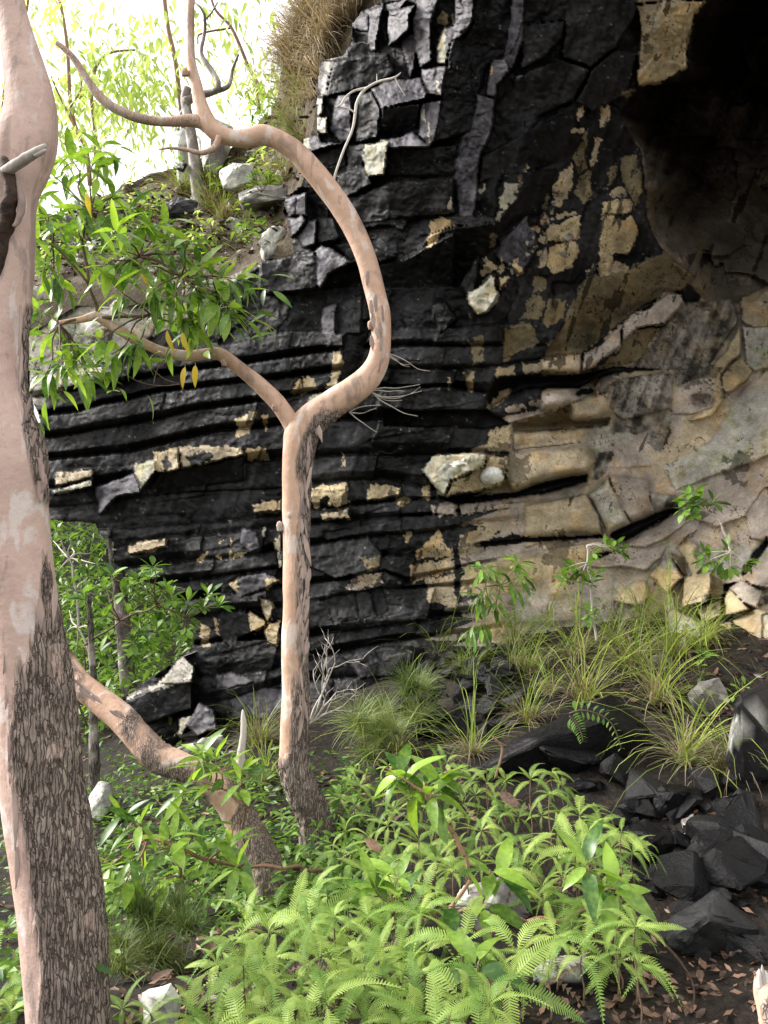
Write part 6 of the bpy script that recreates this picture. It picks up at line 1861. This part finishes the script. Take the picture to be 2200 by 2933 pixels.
# pale dead bush right of the forked trunk
def dead_bush():
    r = random.Random(121)
    t = empty('dead_bush', P(*R5([(1330, 900)])[0], 5.0), 'bare pale dead bush just right of the forked trunk', 'bush')
    b = Bag()
    def grow(x, y, a, l, w, n):
        rows = [(x, y, 5.0, w)]
        for i in range(4):
            x += math.cos(a) * l / 4; y += math.sin(a) * l / 4; a += r.uniform(-.25, .25)
            rows.append((x, y, 5.0 - r.uniform(-.03, .03) * i, w * (1 - .15 * i)))
            if n and i > 0:
                grow(x, y, a + r.choice((-1, 1)) * r.uniform(.35, .8), l * r.uniform(.4, .65), w * .55, n - 1)
        b.tube(path_px(rows), 10, 5)
    x, y = R5([(1335, 895)])[0]
    for a, l in ((-1.05, 170), (-1.25, 190), (-.75, 120), (-.55, 110)):
        grow(x, y, a, l, 3.2, 2)
    b.build('branches', DEADWOOD, t)
dead_bush()
# ------------------------------------------------------------------ trees against the sky and growth behind the cliff end
DARKBARK = plain_material('dark_gnarled_bark', (.10, .08, .065), (.045, .036, .030), 0.85, 30)
def crown_mesh(r, clusters, size, per, name, mat, parent, n_seg=4, hang=.8):
    geos = [leaf_geo(W=w, droop=d, fold=.2, nseg=n_seg) for w, d in ((.28, .3), (.34, .5), (.24, .2))]
    b = Bag(); tone = []
    for c, rad in clusters:
        for k in range(per):
            p = np.asarray(c) + np.array([r.gauss(0, rad), r.gauss(0, rad), r.gauss(0, rad * .8)])
            a = r.uniform(0, 6.28)
            m = frame(p, (math.cos(a), math.sin(a), -hang * r.uniform(.3, 1.6)), (0, 0, 1), size * r.uniform(.7, 1.3), r.uniform(-.8, .8))
            v, f = r.choice(geos)
            b.add(np.array([list(m @ Vector(q)) for q in v]), f)
            tone += [r.uniform(-.4, .4)] * len(v)
    o = b.build(name, mat, parent)
    at = o.data.attributes.new('tone', 'FLOAT', 'POINT'); at.data.foreach_set('value', np.array(tone, np.float32))
    return o

def sky_tree(label, rows, d, twigs, clusters, seed, mat=REDTWIG, lmat=None, per=44, size=.19, rad=.34):
    r = random.Random(seed)
    t = empty('background_tree', P(rows[0][0], rows[0][1], d), label, 'tree')
    b = Bag()
    b.tube(path_px([(x, y, d, w) for x, y, w in rows]), 40, 9)
    b.build('trunk', mat, t)
    if twigs:
        b = Bag()
        for tw in twigs:
            b.tube(path_px([(x, y, d + r.uniform(-.1, .1), w) for x, y, w in tw]), 20, 6)
        b.build('branch', mat, t)
    if clusters:
        crown_mesh(r, [(P(x, y, d + r.uniform(-.6, .8)), rad) for x, y in clusters], size, per, 'crown', lmat or PALELEAF, t)
    return t

def n1(pts, w0, w1):
    k = len(pts)
    return [(x, y, w0 + (w1 - w0) * i / (k - 1)) for i, (x, y) in enumerate(R1(pts))]
sky_tree('gnarled ledge tree with a pale gray trunk and dark branches against the sky', n1([(870, 930), (850, 800), (835, 650), (815, 520), (800, 430), (810, 380)], 20, 12), 9.9,
         [n1([(800, 440), (850, 415), (910, 400), (945, 380), (930, 330), (890, 270), (868, 230), (885, 130), (880, 50), (840, 10)], 13, 3), n1([(930, 395), (985, 372), (1005, 300), (1030, 235)], 8, 3), n1([(880, 90), (910, 60), (940, 10)], 3, 2), n1([(800, 470), (780, 500), (770, 560)], 8, 4)],
         [], 1, GREYBARK)
sky_tree('thin orange-stemmed tree against the bright sky left of centre', n1([(390, 800), (370, 640), (330, 560), (305, 460), (298, 330), (290, 200), (270, 60), (240, -60)], 7, 4), 12.5,
         [n1([(330, 560), (260, 420), (220, 330)], 4, 2), n1([(305, 460), (350, 380), (340, 280)], 3, 2)], R1([(230, 280), (340, 350), (380, 450), (270, 380), (250, 60), (300, 20), (330, 560), (250, 500), (440, 560)]), 2)
sky_tree('slim pale tree with drooping leaves behind the crooked limb', n1([(415, 700), (410, 560), (395, 400), (420, 280), (470, 230), (590, 215)], 7, 3), 13.5, [], R1([(470, 440), (500, 330), (520, 400), (480, 370), (540, 270), (500, 260), (430, 330), (560, 480), (460, 250)]), 3)
sky_tree('pale tree stem hanging from the top beside the upright limb', n1([(800, 620), (780, 450), (755, 250), (728, 130), (715, 40), (705, -60)], 7, 6), 13.0, [], R1([(660, 200), (690, 230), (720, 20), (620, 300), (720, 290), (560, 340), (640, 480), (600, 420), (700, 420), (660, 560)]), 4)
sky_tree('leafy branch hanging into the bright sky right of the upright limb', n1([(1150, 420), (1080, 300), (1000, 120), (930, 40), (900, -60)], 6, 3), 12.0, [n1([(1000, 120), (860, 150), (855, 190)], 3, 2)], R1([(980, 130), (990, 80), (1040, 20), (1090, 15), (930, 110), (1030, 60), (1060, 330), (1000, 250), (940, 200)]), 5, per=18)
sky_tree('yellow-green bush on the crest left of the dry grass bank', n1([(1120, 480), (1110, 400), (1100, 320)], 6, 3), 10.6, [], R1([(1060, 380), (1100, 330), (1150, 310), (1090, 420), (1140, 380), (1180, 340), (1120, 440), (1180, 420), (1040, 430)]), 6, per=34, size=.12, rad=.2)
sky_tree('bushy pale growth on the crest behind the near tree', n1([(200, 760), (220, 640), (240, 520)], 6, 3), 12.0, [], R1([(220, 600), (180, 620), (260, 640), (300, 600), (200, 560), (60, 580), (20, 590), (350, 640), (400, 620), (440, 640), (480, 600)]), 7, per=30, size=.15, rad=.3)
sky_tree('faint yellow canopy high behind the near tree at top left', n1([(10, 700), (20, 400), (60, 200), (110, 60), (130, -80)], 7, 4), 15.0, [], R1([(20, 390), (60, 420), (10, 350), (150, 60), (190, 80), (260, 20), (120, 120), (350, 120), (430, 60), (20, 560)]), 8, per=16)

def undergrowth():
    """green growth on the slope seen through the gap beside the cliff end"""
    r = random.Random(131)
    cl = []
    for k in range(150):
        x, y = r.uniform(120, 560), r.uniform(1490, 2080)
        p, d = hit(x, y, .15, 7.5, 18)
        if d > 8.2:
            cl.append((p + np.array([0, 0, r.uniform(0, .35)]), .22))
    o = crown_mesh(r, cl, .14, 34, 'undergrowth', SHRUBLEAF, None, 3, .2)
    tag(o, 'green undergrowth on the slope behind the cliff end', 'undergrowth', None, 'stuff')
    cl = []
    for k in range(300):
        x, y = r.uniform(230, 1050), r.uniform(2180, 2620)
        p, d = hit(x, y, .06)
        cl.append((p, .10))
    o = crown_mesh(r, cl, .075, 20, 'ground_cover', SHRUBLEAF, None, 3, .0)
    tag(o, 'small-leaved ground cover between the leaning trunk and the ferns', 'ground cover', None, 'stuff')
    cl = []
    for k in range(26):
        x, y = r.uniform(0, 120), r.uniform(2300, 2930)
        p, d = hit(x, y, .1)
        cl.append((p, .12))
    o = crown_mesh(r, cl, .08, 24, 'ground_cover', SHRUBLEAF, None, 3, .0)
    tag(o, 'green ground cover at the far left behind the near tree', 'ground cover', None, 'stuff')
undergrowth()

def slope_growth():
    """low shrubs and stones on the slope above the cliff"""
    r = random.Random(141)
    for k, (u, tt) in enumerate(((150, .25), (260, .45), (340, .2), (420, .6), (480, .3), (560, .85), (620, .25), (690, .6), (740, .15), (800, .6), (850, .75), (230, .8), (330, .75), (120, .6))):
        p = slope_pt(np.array([float(u)]), np.array([tt]))[0]
        t = empty('low_shrub', p, 'low %s shrub on the upper slope, %s' % ('green' if k % 3 else 'yellow-green', beside(u, 800 - 350 * tt, [(563, 600, 'the ledge tree trunk'), (690, 500, 'the rounded pale boulder'), (250, 700, 'the leafy limb of the forked tree'), (520, 610, 'the mossy stone')])), 'shrub', 'low shrubs on the upper slope')
        crown_mesh(r, [(p + np.array([r.uniform(-.2, .2), r.uniform(-.2, .2), r.uniform(.05, .3)]), .12) for _ in range(5)], .10, 26, 'foliage', SHRUBLEAF if k % 3 else PALELEAF, t, 3, .1)
    for k in range(34):
        u, tt = r.uniform(80, 840), r.uniform(.02, .85)
        p = slope_pt(np.array([float(u)]), np.array([tt]))[0]
        q = [np.array([r.gauss(0, 1), r.gauss(0, 1), r.gauss(0, .7)]) for _ in range(10)]
        s = r.uniform(.08, .26)
        v, f = stone_mesh([a / np.linalg.norm(a) * s * r.uniform(.7, 1) for a in q], .02, .015, 1, 200 + k)
        o = mesh_obj('slope_stone', v, f, BOULDER, None, sharp=30, cols=stone_cols(v + p, PAL if k % 2 else GRY, 200 + k, .2))
        o.location = tuple(p)
        tag(o, 'gray lichen-marked stone in the litter of the upper slope', 'stone', 'stones on the upper slope')
slope_growth()
